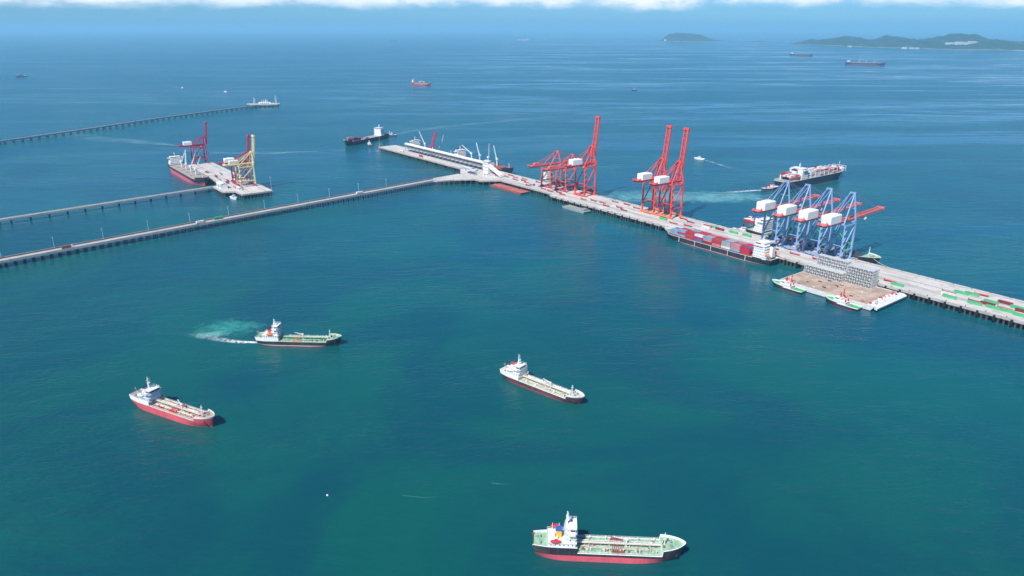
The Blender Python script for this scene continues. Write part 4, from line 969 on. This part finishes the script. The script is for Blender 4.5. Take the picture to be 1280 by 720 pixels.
def lattice(label, s0, s1, t0, t1, z0, z1, nx, ny, nz):
    r = thing('lattice_module', label, 'steel module', P((s0+s1)/2, (t0+t1)/2, z0), PA, 'steel lattice modules on the barge'); a, b, h = (s1-s0)/2, (t1-t0)/2, z1-z0
    m = MB()
    for i in range(nx+1):
        for y in (-b, b): m.beam((-a+2*a*i/nx, y, 0), (-a+2*a*i/nx, y, h), .42)
    for j in range(1, ny):
        for x in (-a, a): m.beam((x, -b+2*b*j/ny, 0), (x, -b+2*b*j/ny, h), .5)
    m.build('column', galv, r)
    m = MB()
    for k in range(nz+1):
        z = .3+(h-.6)*k/nz
        for y in (-b, b): m.beam((-a, y, z), (a, y, z), .4)
        for x in (-a, a): m.beam((x, -b, z), (x, b, z), .5)
    for i in range(nx+1): m.beam((-a+2*a*i/nx, -b, h-.3), (-a+2*a*i/nx, b, h-.3), .4)
    m.build('beam', galv, r)
    m = MB()
    for i in range(nx):
        for k in range(nz):
            x0, x1 = -a+2*a*i/nx, -a+2*a*(i+1)/nx; zz0, zz1 = .3+(h-.6)*k/nz, .3+(h-.6)*(k+1)/nz
            for y in (-b, b): m.beam((x0, y, zz0) if (i+k) % 2 else (x1, y, zz0), (x1, y, zz1) if (i+k) % 2 else (x0, y, zz1), .25)
    m.build('brace', galv, r)
    for k in range(1, nz+1):
        z = .3+(h-.6)*k/nz; m = MB(); m.box(-a+.4, a-.4, -b+.4, b-.4, z-.12, z); m.build('floor_grating', meshp if k < nz else galv, r)
    m = MB()
    for i in range(nx):
        x = -a+2*a*(i+.5)/nx
        for k in range(nz):
            z = .3+(h-.6)*k/nz
            if random.random() < .45: continue
            m.box(x-a/nx*.45, x+a/nx*.45, -b*.6, b*.6, z, z+(h/nz)*random.uniform(.3, .8))
    m.build('equipment', meshp, r)
    return r
lattice('long low grey steel lattice module lying along the timber barge deck', -388, -346, 689.5, 699.5, 4.98, 14.5, 17, 4, 3)
lattice('tall grey steel lattice block behind the long low module', -381, -347.5, 701, 706.8, 4.98, 24.5, 13, 3, 6)
lattice('tall grey steel lattice block standing at the open side of the barge deck', -345, -318, 694.5, 706.8, 4.98, 23.5, 11, 5, 6)

# flat barges at the quay face
def flat_barge(name, label, s0, s1, t0, t1, mh, md, h=2.2, cargo=None):
    r = thing(name, label, 'barge', P((s0+s1)/2, (t0+t1)/2), PA); a, b = (s1-s0)/2, (t1-t0)/2
    m = MB(); m.hexa([(-a+3, -b, -1.5), (a-3, -b, -1.5), (a-3, b, -1.5), (-a+3, b, -1.5)], [(-a, -b, h), (a, -b, h), (a, b, h), (-a, b, h)]); m.build('hull', mh, r)
    m = MB(); m.box(-a+.6, a-.6, -b+.6, b-.6, h+.004, h+.06); m.build('deck', md, r)
    m = MB()
    for i in range(int(2*a/8)+1): x = -a+1+i*(2*a-2)/int(2*a/8); m.box(x-.25, x+.25, -b+.7, b-.7, h+.06, h+.35)
    for y in (-b+.3, b-.3): m.box(-a, a, y-.25, y+.25, h+.004, h+.6)
    m.build('coaming', mh, r)
    for x in (-a+3, a-3): windlass(r, x, 0, h+.06, greym, .9)
    return r
flat_barge('flat_barge', 'long flat red barge tied up at the junction end of the quay', -972, -888, 699, 717.5, deckred, paint('faded_red_barge', (.48, .13, .11), .8, .2, .1, (.3, .2, .16), .5))
gb = flat_barge('flat_barge', 'small grey-green flat barge tied up below the tall red crane', -782, -734, 693, 707, greym, paint('grey_green_barge', (.30, .33, .27), .8, .25, .1, (.2, .16, .12), .5))
m = MB(); m.box(12, 20, -4, 4, 2.26, 5.2); m.build('deckhouse', greym, gb)

# ------------------------------------------------------------------ conveyor gallery on the bulk pier
cg = thing('conveyor_gallery', 'long white-roofed conveyor gallery on legs along the bulk pier', 'conveyor', P(-1195, 747, ZD), PA)
a = 142
def gable(x0, x1, w, z0, z1, zr, za=None, zb=None):
    m = MB(); m.add([(x0, -w, z1), (x1, -w, z1), (x1, 0, zr), (x0, 0, zr), (x0, w, z1), (x1, w, z1)], [(0, 1, 2, 3), (3, 2, 5, 4)]); m.add([(x0, -w, z1-.18), (x1, -w, z1-.18), (x1, 0, zr-.18), (x0, 0, zr-.18), (x0, w, z1-.18), (x1, w, z1-.18)], [(3, 2, 1, 0), (4, 5, 2, 3)]); return m
m = gable(-a, a, 4.6, 9, 15, 17.2); m.build('gallery_roof', roofw, cg)
m = MB(); m.box(-a+.5, a-.5, 3.6, 3.9, 9.4, 14.9); m.box(-a+.5, a-.5, -3.9, -3.6, 13.4, 14.9); m.build('cladding', roofw, cg)
m = MB(); m.box(-a, a, -4.1, 4.1, 8.7, 9.3); m.box(-a, a, -1.1, 1.1, 9.9, 10.4); m.build('conveyor_floor', greym, cg)
for i in range(20):
    x = -a+3+i*(2*a-6)/19
    m = MB(); [m.beam((x, y*1.25, 0), (x, y, 8.7), .6) for y in (-3.6, 3.6)]; m.beam((x, -3.9, 5), (x, 3.9, 5), .4); m.beam((x, -3.6, 9), (x, -3.6, 14.9), .35); m.build('trestle_leg', greym, cg)
m = MB()
for i in range(19):
    x = -a+3+i*(2*a-6)/19; x2 = x+(2*a-6)/19; m.beam((x, -3.6, 9.3), (x2, -3.6, 13.4), .3)
m.build('truss_brace', greym, cg)
tw = thing('transfer_tower', 'pale boxy transfer tower at the junction end of the conveyor gallery', 'tower', P(-1041, 746, ZD), PA)
m = MB(); m.box(-8, 8, -7, 7, 0, 19); m.build('wall', roofw, tw); m = gable(-8.6, 8.6, 7.8, 0, 19, 21); m.build('roof', roofg, tw)
for z in (4, 9.5, 15): windows(tw, -7, 7, -7, 7, z, 'yYX', 1.4, 1.2, 3.2)
# inclined gallery from the tower down to the apron
ig = thing('inclined_gallery', 'short pale conveyor gallery sloping down from the transfer tower', 'conveyor', P(-1032, 741, ZD), PA-R(8))
m = MB(); m.hexa([(1, -3, 11), (46, -3, 1), (46, 3, 1), (1, 3, 11)], [(1, -3, 15.5), (46, -3, 5.5), (46, 3, 5.5), (1, 3, 15.5)]); m.build('gallery_roof', roofw, ig)
for x in (16, 31): m = MB(); zt = 11-(x-1)/45*10; [m.beam((x, y, 0), (x, y*.8, zt), .6) for y in (-3, 3)]; m.build('trestle_leg', greym, ig)
# red shiploader behind the gallery
sl = thing('shiploader', 'magenta shiploader with steeply raised boom behind the conveyor gallery', 'shiploader', P(-1256, 760, ZD), PA)
m = MB(); [m.beam((x, y, .3), (x*.6, y*.6, 18), 1.0) for x in (-6, 6) for y in (-4, 4)]; m.box(-5, 5, -4, 4, 17.5, 19); m.build('portal', cranem, sl)
m = MB(); [m.beam((x, 1, 19), (x, 10, 46), 1.4) for x in (-2.6, 2.6)]; [m.beam((-2.6, 1+9*i/8, 19+27*i/8), (2.6, 1+9*i/8, 19+27*i/8), .7) for i in range(1, 9)]; m.add([(-2.3, 1.2, 19), (2.3, 1.2, 19), (2.3, 10.2, 46), (-2.3, 10.2, 46), (-2.3, 1.6, 19), (2.3, 1.6, 19), (2.3, 10.6, 46), (-2.3, 10.6, 46)], [(0, 1, 2, 3), (7, 6, 5, 4)]); m.build('boom', cranem, sl)
# sheds and offices at the junction
def shed(label, s, t, l, w, h, mw, mr, name='shed', rz=0, z=ZD):
    r = thing(name, label, 'building', P(s, t, z), PA+rz); m = MB(); m.box(-l/2, l/2, -w/2, w/2, 0, h); o = m.build('wall', mw, r)
    m = gable(-l/2-.5, l/2+.5, w/2+.6, 0, h-.2, h+w*.14); m.add([(-l/2, -w/2, h), (-l/2, w/2, h), (-l/2, 0, h+w*.12)], [(0, 1, 2)]); m.add([(l/2, -w/2, h), (l/2, w/2, h), (l/2, 0, h+w*.12)], [(0, 1, 2)]); m.build('roof', mr, r)
    windows(o, -l/2+1, l/2-1, -w/2, w/2, h*.55, 'yYxX', 1.5, 1.3, 3.4, 'window'); m = MB(); m.box(-l*.1, l*.1, -w/2-.08, -w/2+.02, 0, h*.72); m.build('door', greym, o)
    return r
shed('long open grey shed roof at the junction facing the bulk pier', -1078, 727.5, 26, 10, 5, roofg, roofg)
shed('white site office with low grey roof on the junction apron', -1052, 722, 16, 9, 5, white, roofg, 'site_office')
shed('small pale hut beside the foot of the sloping gallery', -1016, 724, 12, 8, 4.5, white, roofw, 'hut')
shed('dark roofed workshop on the junction apron', -1038, 709, 18, 8, 4, roofg, darkm, 'workshop')
shed('white two-storey control house where the narrow trestle joins the platform', -1192, 327, 22, 11, 8, white, white, 'control_house')
shed('small white hut at the foot of the yellow crane', -1160, 344, 10, 6, 4, white, roofw, 'hut')

# ------------------------------------------------------------------ far loading platform
lp_ = thing('loading_platform', 'white far loading platform with gangway towers at the end of the curving jetty', 'platform', (-838, 2505, 0), R(12))
m = MB(); m.box(-44, 46, -26, -8, 6, 9); m.box(-58, -20, 8, 22, 5.5, 8.5); m.box(18, 48, 8, 22, 5.5, 8.5); m.box(-24, 30, -8.0, 26, 6.1, 8.9); m.build('deck_slab', concrete, lp_)
for x in (-52, -40, -28, -14, 0, 14, 26, 36, 44):
    for y in (-23, -11, 12, 20): link('pile', pile_mesh(1.1, 5.4), lp_, (x, y, 0))
m = MB(); m.box(-14, 22, -20, -11, 9, 15); m.box(-20, 8, 10, 20, 8.9, 13); m.build('control_building', white, lp_)
m = MB(); [m.box(-11+i*6, -7.5+i*6, -20.1, -19.9, 10.5, 13) for i in range(5)]; m.build('window', glass, lp_)
for x, y, h in ((-34, 14, 27), (36, 16, 32), (2, 22, 20)):
    m = MB(); [m.beam((x+q*2.2, y+w_*2.2, 8.5), (x+q*1.2, y+w_*1.2, h), .6) for q in (-1, 1) for w_ in (-1, 1)]; [m.box(x-2.3, x+2.3, y-2.3, y+2.3, z, z+.5) for z in (13, 19, h)]; m.beam((x, y, h), (x+5, y+7, h-7), .9); m.build('gangway_tower', white, lp_)
for i in range(4): m = MB(); x = -10+i*6; m.beam((x, 18, 8.9), (x, 18, 21), .8); m.beam((x, 18, 21), (x, 25, 15), .7); m.build('loading_arm', white, lp_)
m = MB(); m.box(-44, 46, -27, -26, 9, 10); m.build('parapet', white, lp_)

# ------------------------------------------------------------------ lamps, vehicles and cargo on the decks
def lamp_proto():
    r = thing('street_lamp', 'tall slim lamp post on the far parapet of the approach trestle', 'street lamp', (0, 0, 0), 0, 'lamp posts along the approach trestle')
    m = MB(); m.cyl((0, 0, 0), (0, 0, 12), .24, 6, .14); m.build('post', lampm, r); m = MB(); m.beam((0, 0, 11.8), (1.6, 0, 12.3), .14); m.beam((0, 0, 11.8), (-1.6, 0, 12.3), .14); m.build('arm', lampm, r)
    for sg in (-1, 1): m = MB(); m.box(sg*1.6-.5, sg*1.6+.5, -.2, .2, 12.2, 12.45); m.build('lamp_head', lampm, r)
    return r
lp = lamp_proto(); first = True
d = Vector((MT[3][0]-MT[1][0], MT[3][1]-MT[1][1], 0)).normalized(); nn = Vector((-d.y, d.x, 0))
for i in range(11):
    q = Vector((-566, 764, ZD+.9))+d*(i*53.0)+nn*7.25
    o = lp if first else copy_tree(lp); first = False; tag(o, f'{ORD[10-i]} slim lamp post from the junction end of the approach trestle') ; o.location = q; o.rotation_euler[2] = math.atan2(d.y, d.x)+math.pi/2
for (s, t_, lab) in ((-1123.5, 382.5, 'lone lamp mast at the outer corner of the yellow crane platform'), (-1419, 728, 'lone lamp mast at the tip of the bulk pier')):
    o = copy_tree(lp); o.location = P(s, t_, ZD+.35); o.scale = (1, 1, 1.7); tag(o, lab); o['group'] = 'lone lamp masts'
def truck(label, loc, rz, cab, load, kind='box'):
    r = thing('truck', label, 'truck', loc, rz); m = MB(); m.box(-6, 5.8, -1.1, 1.1, .75, 1.15); m.build('chassis', darkm, r)
    m = MB(); m.hexa([(3.9, -1.2, .7), (6, -1.2, .7), (6, 1.2, .7), (3.9, 1.2, .7)], [(3.9, -1.2, 3), (5.7, -1.2, 3), (5.7, 1.2, 3), (3.9, 1.2, 3)]); c = m.build('cab', cab, r)
    m = MB(); m.hexa([(5.92, -1, 1.7), (6.0, -1, 1.7), (6.0, 1, 1.7), (5.92, 1, 1.7)], [(5.78, -1, 2.7), (5.86, -1, 2.7), (5.86, 1, 2.7), (5.78, 1, 2.7)]); m.build('windscreen', glass, c)
    m = MB(); m.box(-6, 3.6, -1.25, 1.25, 1.17, 3.7 if kind == 'box' else 1.5); m.build('load_bed', load, r)
    for x in (-5, -3.7, 4.8):
        for y in (-1.05, 1.05): m = MB(); m.cyl((x, y-.2, .5), (x, y+.2, .5), .5, 10); m.build('wheel', rubber, r)
    return r
def on_trestle(f, y, z=ZD): 
    a = Vector((*MT[1], 0)); b = Vector((*MT[3], 0)); return (a+(b-a)*f+nn*y+Vector((0, 0, z)))
ta = math.atan2(d.y, d.x)
truck('white and brown truck driving along the approach trestle', on_trestle(.13, -3.8), ta, white, deckred)
truck('long green truck on the approach trestle past the curve of lamps', on_trestle(.49, 0.9), ta+math.pi, greenp, greenp)
truck('orange-cabbed truck on the approach trestle behind the pier supports', on_trestle(.44, -3.8), ta, orange, white)
truck('white van-bodied truck near the junction end of the approach trestle', on_trestle(.93, -3.5), ta, white, white)
truck('white truck parked on the bulk pier below the gallery', P(-1330, 733, ZD), PA, white, white)
truck('red truck parked on the bulk pier below the gallery', P(-1254, 733, ZD), PA, redp, redp)
truck('blue truck standing on the quay beside the lowered pink crane', P(-905, 736, ZD), PA, bluep, greym, 'flat')
def trailer(label, s, t_, rz=0, mat=redp, group=None):
    r = thing('flatbed_trailer', label, 'trailer', P(s, t_, ZD), PA+rz, group); m = MB(); m.box(-6.2, 6.2, -1.2, 1.2, 1.15, 1.5); m.box(-6.2, -5.9, -1.2, 1.2, 1.5, 2.4); m.build('bed', mat, r)
    for x in (-4.8, -3.5):
        for y in (-1, 1): m = MB(); m.cyl((x, y-.2, .5), (x, y+.2, .5), .5, 9); m.build('wheel', rubber, r)
    m = MB(); [m.box(4, 4.3, y-.15, y+.15, 0, 1.15) for y in (-.9, .9)]; m.build('landing_leg', darkm, r); return r
# container rows on the right end of the quay
gR = 'containers in small clusters on the outer quay'
WR = 'lying on the bare outer quay past the barge'
for (c_, s, t_) in (('green', -256, 722), ('white', -260, 729), ('green', -254, 742.5), ('green', -226, 738), ('maroon', -217, 746), ('green', -234, 722), ('green', -219, 724), ('maroon', -226, 730), ('green', -205, 741), ('maroon', -199, 735), ('green', -208, 724.5), ('green', -246, 747), ('green', -196, 722), ('maroon', -184, 748), ('green', -176, 730)):
    WR = ('at the near edge' if t_ < 727 else 'in the middle' if t_ < 740 else 'by the far edge')+' of '+('the container cluster closest to the barge' if s < -240 else 'the middle container cluster' if s < -212 else 'the outermost container cluster')
    container(c_, WR, P(s, t_, ZD+.004), PA+R(random.uniform(-1.5, 1.5)), gR)
for (c_, s, t_, w_) in (('green', -331, 722, 'on the quay beside the standing lattice block'), ('green', -303, 717, 'on the quay beside the barge ramp'), ('green', -504, 752, 'on the quay behind the stacked ship, beside the blue crane legs'), ('green', -523, 751, 'on the quay behind the stacked ship'), ('maroon', -543, 750, 'on the quay behind the container ship'),
                        ('rust red', -562, 750, 'on the quay near the ship bow'), ('white', -560, 744, 'on the quay near the ship bow'), ('green', -553, 752.5, 'in the short row behind the container ship'), ('green', -622, 733, 'lying under the tall red crane by the ship bow'), ('green', -400, 752, 'under the blue cranes'), ('rust red', -426, 753, 'under the blue cranes')):
    container(c_, w_, P(s, t_, ZD+.13 if 742 < t_ < 744.3 else ZD+.004), PA, 'single containers along the quay')
LANDM = [(-240, 'the scattered green containers'), (-310, 'the barge ramp'), (-345, 'the lattice modules'), (-387, 'the last blue crane'), (-440, 'the middle blue cranes'), (-590, 'the container ship bow'), (-629, 'the outer tall red crane'), (-680, 'the paired red cranes'),
         (-735, 'the small grey barge'), (-798, 'the lone tall red crane'), (-842, 'the second low crane'), (-878, 'the first low crane'), (-930, 'the flat red barge'), (-995, 'the transfer tower')]
USED = set(); rn = random.Random(21); gT = 'red flatbed trailers parked along the quay'
for s, t_ in [(-262, 735), (-240, 753), (-236, 729), (-212, 731), (-313, 723), (-590, 750), (-607, 756), (-690, 728), (-705, 735), (-725, 728), (-742, 737), (-688, 752), (-712, 757), (-735, 756), (-760, 736), (-775, 730), (-600, 728), (-580, 733), (-820, 727), (-835, 733), (-850, 728), (-870, 731), (-905, 728), (-925, 740), (-940, 746), (-955, 740), (-950, 756), (-915, 757), (-970, 752), (-985, 744), (-1000, 735), (-990, 757), (-356, 737), (-378, 734), (-398, 733), (-425, 731), (-452, 731)]:
    near = min(LANDM, key=lambda q: abs(q[0]-s)); side = 'at the near edge' if t_ < 731 else 'in the middle' if t_ < 748 else 'by the far edge'
    opts = [(redp, 'bright red'), (boomr, 'pinkish'), (deckred, 'brownish'), (greym, 'grey'), (craner, 'orange-red'), (bluep, 'blue')]; rn.shuffle(opts[:3]); lab = [(m_, f'{w_} trailer {side} of the quay near {near[1]}') for m_, w_ in opts]; k0 = rn.randrange(3); lab = lab[k0:3]+lab[:k0]+lab[3:]; mt_, lb_ = next(q for q in lab if q[1] not in USED); USED.add(lb_)
    trailer(lb_ if True else f'{side} of the quay near {near[1]}', s, t_, R(rn.uniform(-4, 4)), mt_, gT)
# stacked cargo and gear on the left platform
for i, (s, t_, c_) in enumerate(((-1225, 345, 'maroon'), (-1240, 350.5, 'rust red'), (-1262, 343, 'grey'), (-1290, 346, 'maroon'), (-1230, 356, 'maroon'), (-1180, 343, 'grey'), (-1310, 360, 'grey'), (-1340, 345, 'rust red'))):
    container(c_, ['nearest the white control house', 'beside the control house, behind another box', 'halfway along the platform edge', 'by the bow of the bulk carrier', 'next to the dark magenta crane', 'at the foot of the yellow crane', 'alone in mid platform', 'beside the bulk carrier hatches'][i]+(' on the platform' if i in (0, 1, 3, 4) else ''), P(s, t_, ZD+.004), PA+R(rn.uniform(-8, 8)), 'containers on the crane platform')
# bulk hoppers under the pinkish cranes
for s, lab in ((-868, 'dark steel grab hopper under the low crane nearer the junction'), (-838, 'dark steel grab hopper under the low crane next to the tall red one')):
    r = thing('cargo_hopper', lab, 'hopper', P(s, 754, ZD), PA); m = MB(); [m.beam((x, y, 0), (x, y, 8), .5) for x in (-4, 4) for y in (-4, 4)]; m.build('frame', cranem, r)
    m = MB(); m.hexa([(-1.2, -1.2, 4), (1.2, -1.2, 4), (1.2, 1.2, 4), (-1.2, 1.2, 4)], [(-4.4, -4.4, 10), (4.4, -4.4, 10), (4.4, 4.4, 10), (-4.4, 4.4, 10)]); m.build('bin', darkm, r)

# ------------------------------------------------------------------ buildings on the long island
def hillhouse(label, x, y, z, l, w, h, name='island_building', mat=None, roof=None, n=1):
    r = thing(name, label, 'building', (x, y, z), R(3)); mat = mat or white
    for i in range(n):
        m = MB(); f = i*l/n-l/2; hh = h*(1 if n == 1 else [1, .8, 1.15, .9, 1.1][i % 5]); m.box(f, f+l/n*.97, -w/2, w/2, -16, hh); o = m.build('wall', mat, r)
        m = MB(); m.box(f-1, f+l/n*.97+1, -w/2-2, w/2+1, hh, hh+1.5); m.build('roof', roof or white, r)
        m = MB(); k = max(2, int(l/n/14)); [m.box(f+(j+.3)*l/n/k, f+(j+.7)*l/n/k, -w/2-.3, -w/2+.1, hh*.3, hh*.7) for j in range(k)]; m.build('window', glass, o)
def ground(x, y): return min((q for v in ISL for q in v), key=lambda q: (q[0]-x)**2+(q[1]-y)**2)[2]
for (x, y, l, w, h, n, nm, lb) in ((5830, 9640, 420, 40, 30, 5, 'hotel_complex', 'long white building complex on the slope below the island peak'), (5590, 9700, 120, 30, 16, 1, 'island_building', 'small white block on the saddle beside the white complex'),
        (5060, 9780, 60, 30, 18, 1, 'island_building', 'white waterfront building of the island village'), (5130, 9740, 50, 26, 16, 1, 'island_building', 'pale waterfront building next to the village jetty'), (5190, 9720, 46, 26, 14, 1, 'island_building', 'low white house at the edge of the village'),
        (4760, 10700, 50, 24, 14, 1, 'island_building', 'white house alone on the island shore below the first peak'), (6600, 9300, 70, 30, 18, 1, 'island_building', 'white house high on the island shoulder'), (6500, 9150, 50, 30, 16, 1, 'island_building', 'pale house in the woods of the island shoulder'),
        (3080, 15260, 60, 30, 16, 1, 'island_building', 'white lighthouse station on the small island tip')):
    hillhouse(lb, x, y, max(1, ground(x, y)), l, w, h, nm, None, None, n)

# ------------------------------------------------------------------ wakes: thin foam on the water
def wake_material(name, foam=(.78, .84, .84), amt=.9, sc=0.25, thr=(.42, .62), edge=1.0):
    m = bpy.data.materials.new(name); m.use_nodes = True; t = m.node_tree; b = t.nodes['Principled BSDF']; out = t.nodes['Material Output']
    tcn = N(t, 'ShaderNodeTexCoord'); sp = N(t, 'ShaderNodeSeparateXYZ'); t.links.new(tcn.outputs['UV'], sp.inputs[0])
    b.inputs['Base Color'].default_value = (*foam, 1); b.inputs['Roughness'].default_value = .9
    v = mth(t, 'ABSOLUTE', mth(t, 'SUBTRACT', mth(t, 'MULTIPLY', sp.outputs[1], 2), 1))
    ed = maprange(t, v, 1.0, 0.25); u0 = maprange(t, sp.outputs[0], 1.0, 0.05, 0.0, 1.0)
    nz = maprange(t, noise(t, tcn.outputs['Object'], sc, 7, .65, .8), thr[0], thr[1])
    thick = maprange(t, sp.outputs[0], 0.35, 0.0, 0.0, 0.55)
    f = mth(t, 'MULTIPLY', mth(t, 'MULTIPLY', mth(t, 'MAXIMUM', nz, thick), ed), mth(t, 'MULTIPLY', u0, amt), clamp=True)
    tr = N(t, 'ShaderNodeBsdfTransparent'); mx = N(t, 'ShaderNodeMixShader'); t.links.new(f, mx.inputs[0]); t.links.new(tr.outputs[0], mx.inputs[1]); t.links.new(b.outputs[0], mx.inputs[2]); t.links.new(mx.outputs[0], out.inputs[0])
    return m
foam = wake_material('foam', (.85, .88, .88), 1.0, .25, (.36, .56)); thin = wake_material('thin_foam', (.55, .70, .76), .55, .08, (.38, .66))
slick = wake_material('old_wake', (.30, .52, .62), .42, .02, (.30, .70))
def wake(name, pts, mat, z=0.06):
    """pts: (x, y, half width) from the vessel outwards"""
    vs = []; uv = []; n = len(pts)
    for i, (x, y, w) in enumerate(pts):
        a = pts[max(0, i-1)]; b = pts[min(n-1, i+1)]; dx, dy = b[0]-a[0], b[1]-a[1]; l = math.hypot(dx, dy); px, py = -dy/l, dx/l
        vs += [(x+px*w, y+py*w, z), (x-px*w, y-py*w, z)]; uv += [(i/(n-1), 0), (i/(n-1), 1)]
    fs = [(2*i, 2*i+1, 2*i+3, 2*i+2) for i in range(n-1)]
    me = bpy.data.meshes.new(name); me.from_pydata(vs, [], fs); ul = me.uv_layers.new()
    for p in me.polygons:
        for li in p.loop_indices: ul.data[li].uv = uv[me.loops[li].vertex_index]
    me.materials.append(mat); return tag(link(name, me), kind='stuff')
wake('wake', [(-212, 556.5, 1.5), (-220, 557, 2.6), (-230, 557.5, 3.6), (-240, 560, 4.4), (-252, 564, 5.5), (-268, 570, 7), (-290, 580, 8)], foam)
wake('wake', [(409, 1165, 3), (390, 1160, 5), (370, 1154, 6), (345, 1147, 7), (310, 1138, 8)], foam, .07)
wake('wake', [(388, 1452, 2), (398, 1425, 5), (408, 1385, 7), (425, 1345, 9), (455, 1295, 12)], thin)
wake('wake', [(-294, 1812, 6), (-262, 1880, 14), (-173, 1985, 24), (0, 2115, 30), (304, 2330, 40), (700, 2600, 50)], slick)
wake('wake', [(-1465, 3304, 3), (-1500, 3340, 8), (-1620, 3480, 12), (-1805, 3706, 16)], thin)
wake('wake', [(-1194, 3090, 3), (-1240, 3120, 8), (-1330, 3190, 10), (-1460, 3300, 14)], thin)
wake('wake', [(-2640, 4079, 6), (-2500, 4060, 14), (-2229, 4030, 20), (-1800, 3990, 26)], thin)
wake('wake', [(-760, 1640, 10), (-860, 1690, 26), (-980, 1740, 40), (-1150, 1830, 60), (-1400, 1900, 60)], slick, .05)
wake('wake', [(-420, 1560, 8), (-520, 1530, 16), (-640, 1540, 24), (-760, 1600, 30), (-900, 1600, 20)], slick, .05)
wake('wake', [(-300, 566, 8), (-330, 590, 14), (-345, 610, 18), (-350, 640, 10)], slick, .05) if False else None
wake('wake', [(333, 953, 1.5), (352, 942, 3), (372, 931, 4)], foam)
by = thing('mooring_buoy', 'small white mooring buoy alone in the foreground water', 'buoy', (-105, 345, 0), 0)
m = MB(); m.lathe([(.25, -.4), (.6, -.1), (.6, .4), (.45, .6), (.15, .7)], (0, 0, 0), 12); m.build('float', white, by); m = MB(); m.cyl((0, 0, .7), (0, 0, 1.1), .08, 6); m.build('mooring_eye', darkm, by)
wake('foam_line', [(-12, 357, .3), (-8, 356, .5), (-3, 355.5, .5), (2, 354, .3)], slick)
wake('foam_line', [(-62, 345, .3), (-50, 343, .5), (-42, 344, .4), (-34, 347, .3)], slick)

# ------------------------------------------------------------------ haze
hm = bpy.data.materials.new('haze_air'); hm.use_nodes = True; t = hm.node_tree; t.nodes.clear()
pv = N(t, 'ShaderNodeVolumePrincipled'); pv.inputs['Color'].default_value = (0.35, 0.74, 1.0, 1); pv.inputs['Density'].default_value = 6.0e-5
pv.inputs['Anisotropy'].default_value = 0.0
t.links.new(pv.outputs[0], N(t, 'ShaderNodeOutputMaterial').inputs['Volume'])
mb = MB(); mb.box(-SEA-500, SEA+500, -2000, 110500, -5, 420)
tag(mb.build('haze', hm), kind='stuff')
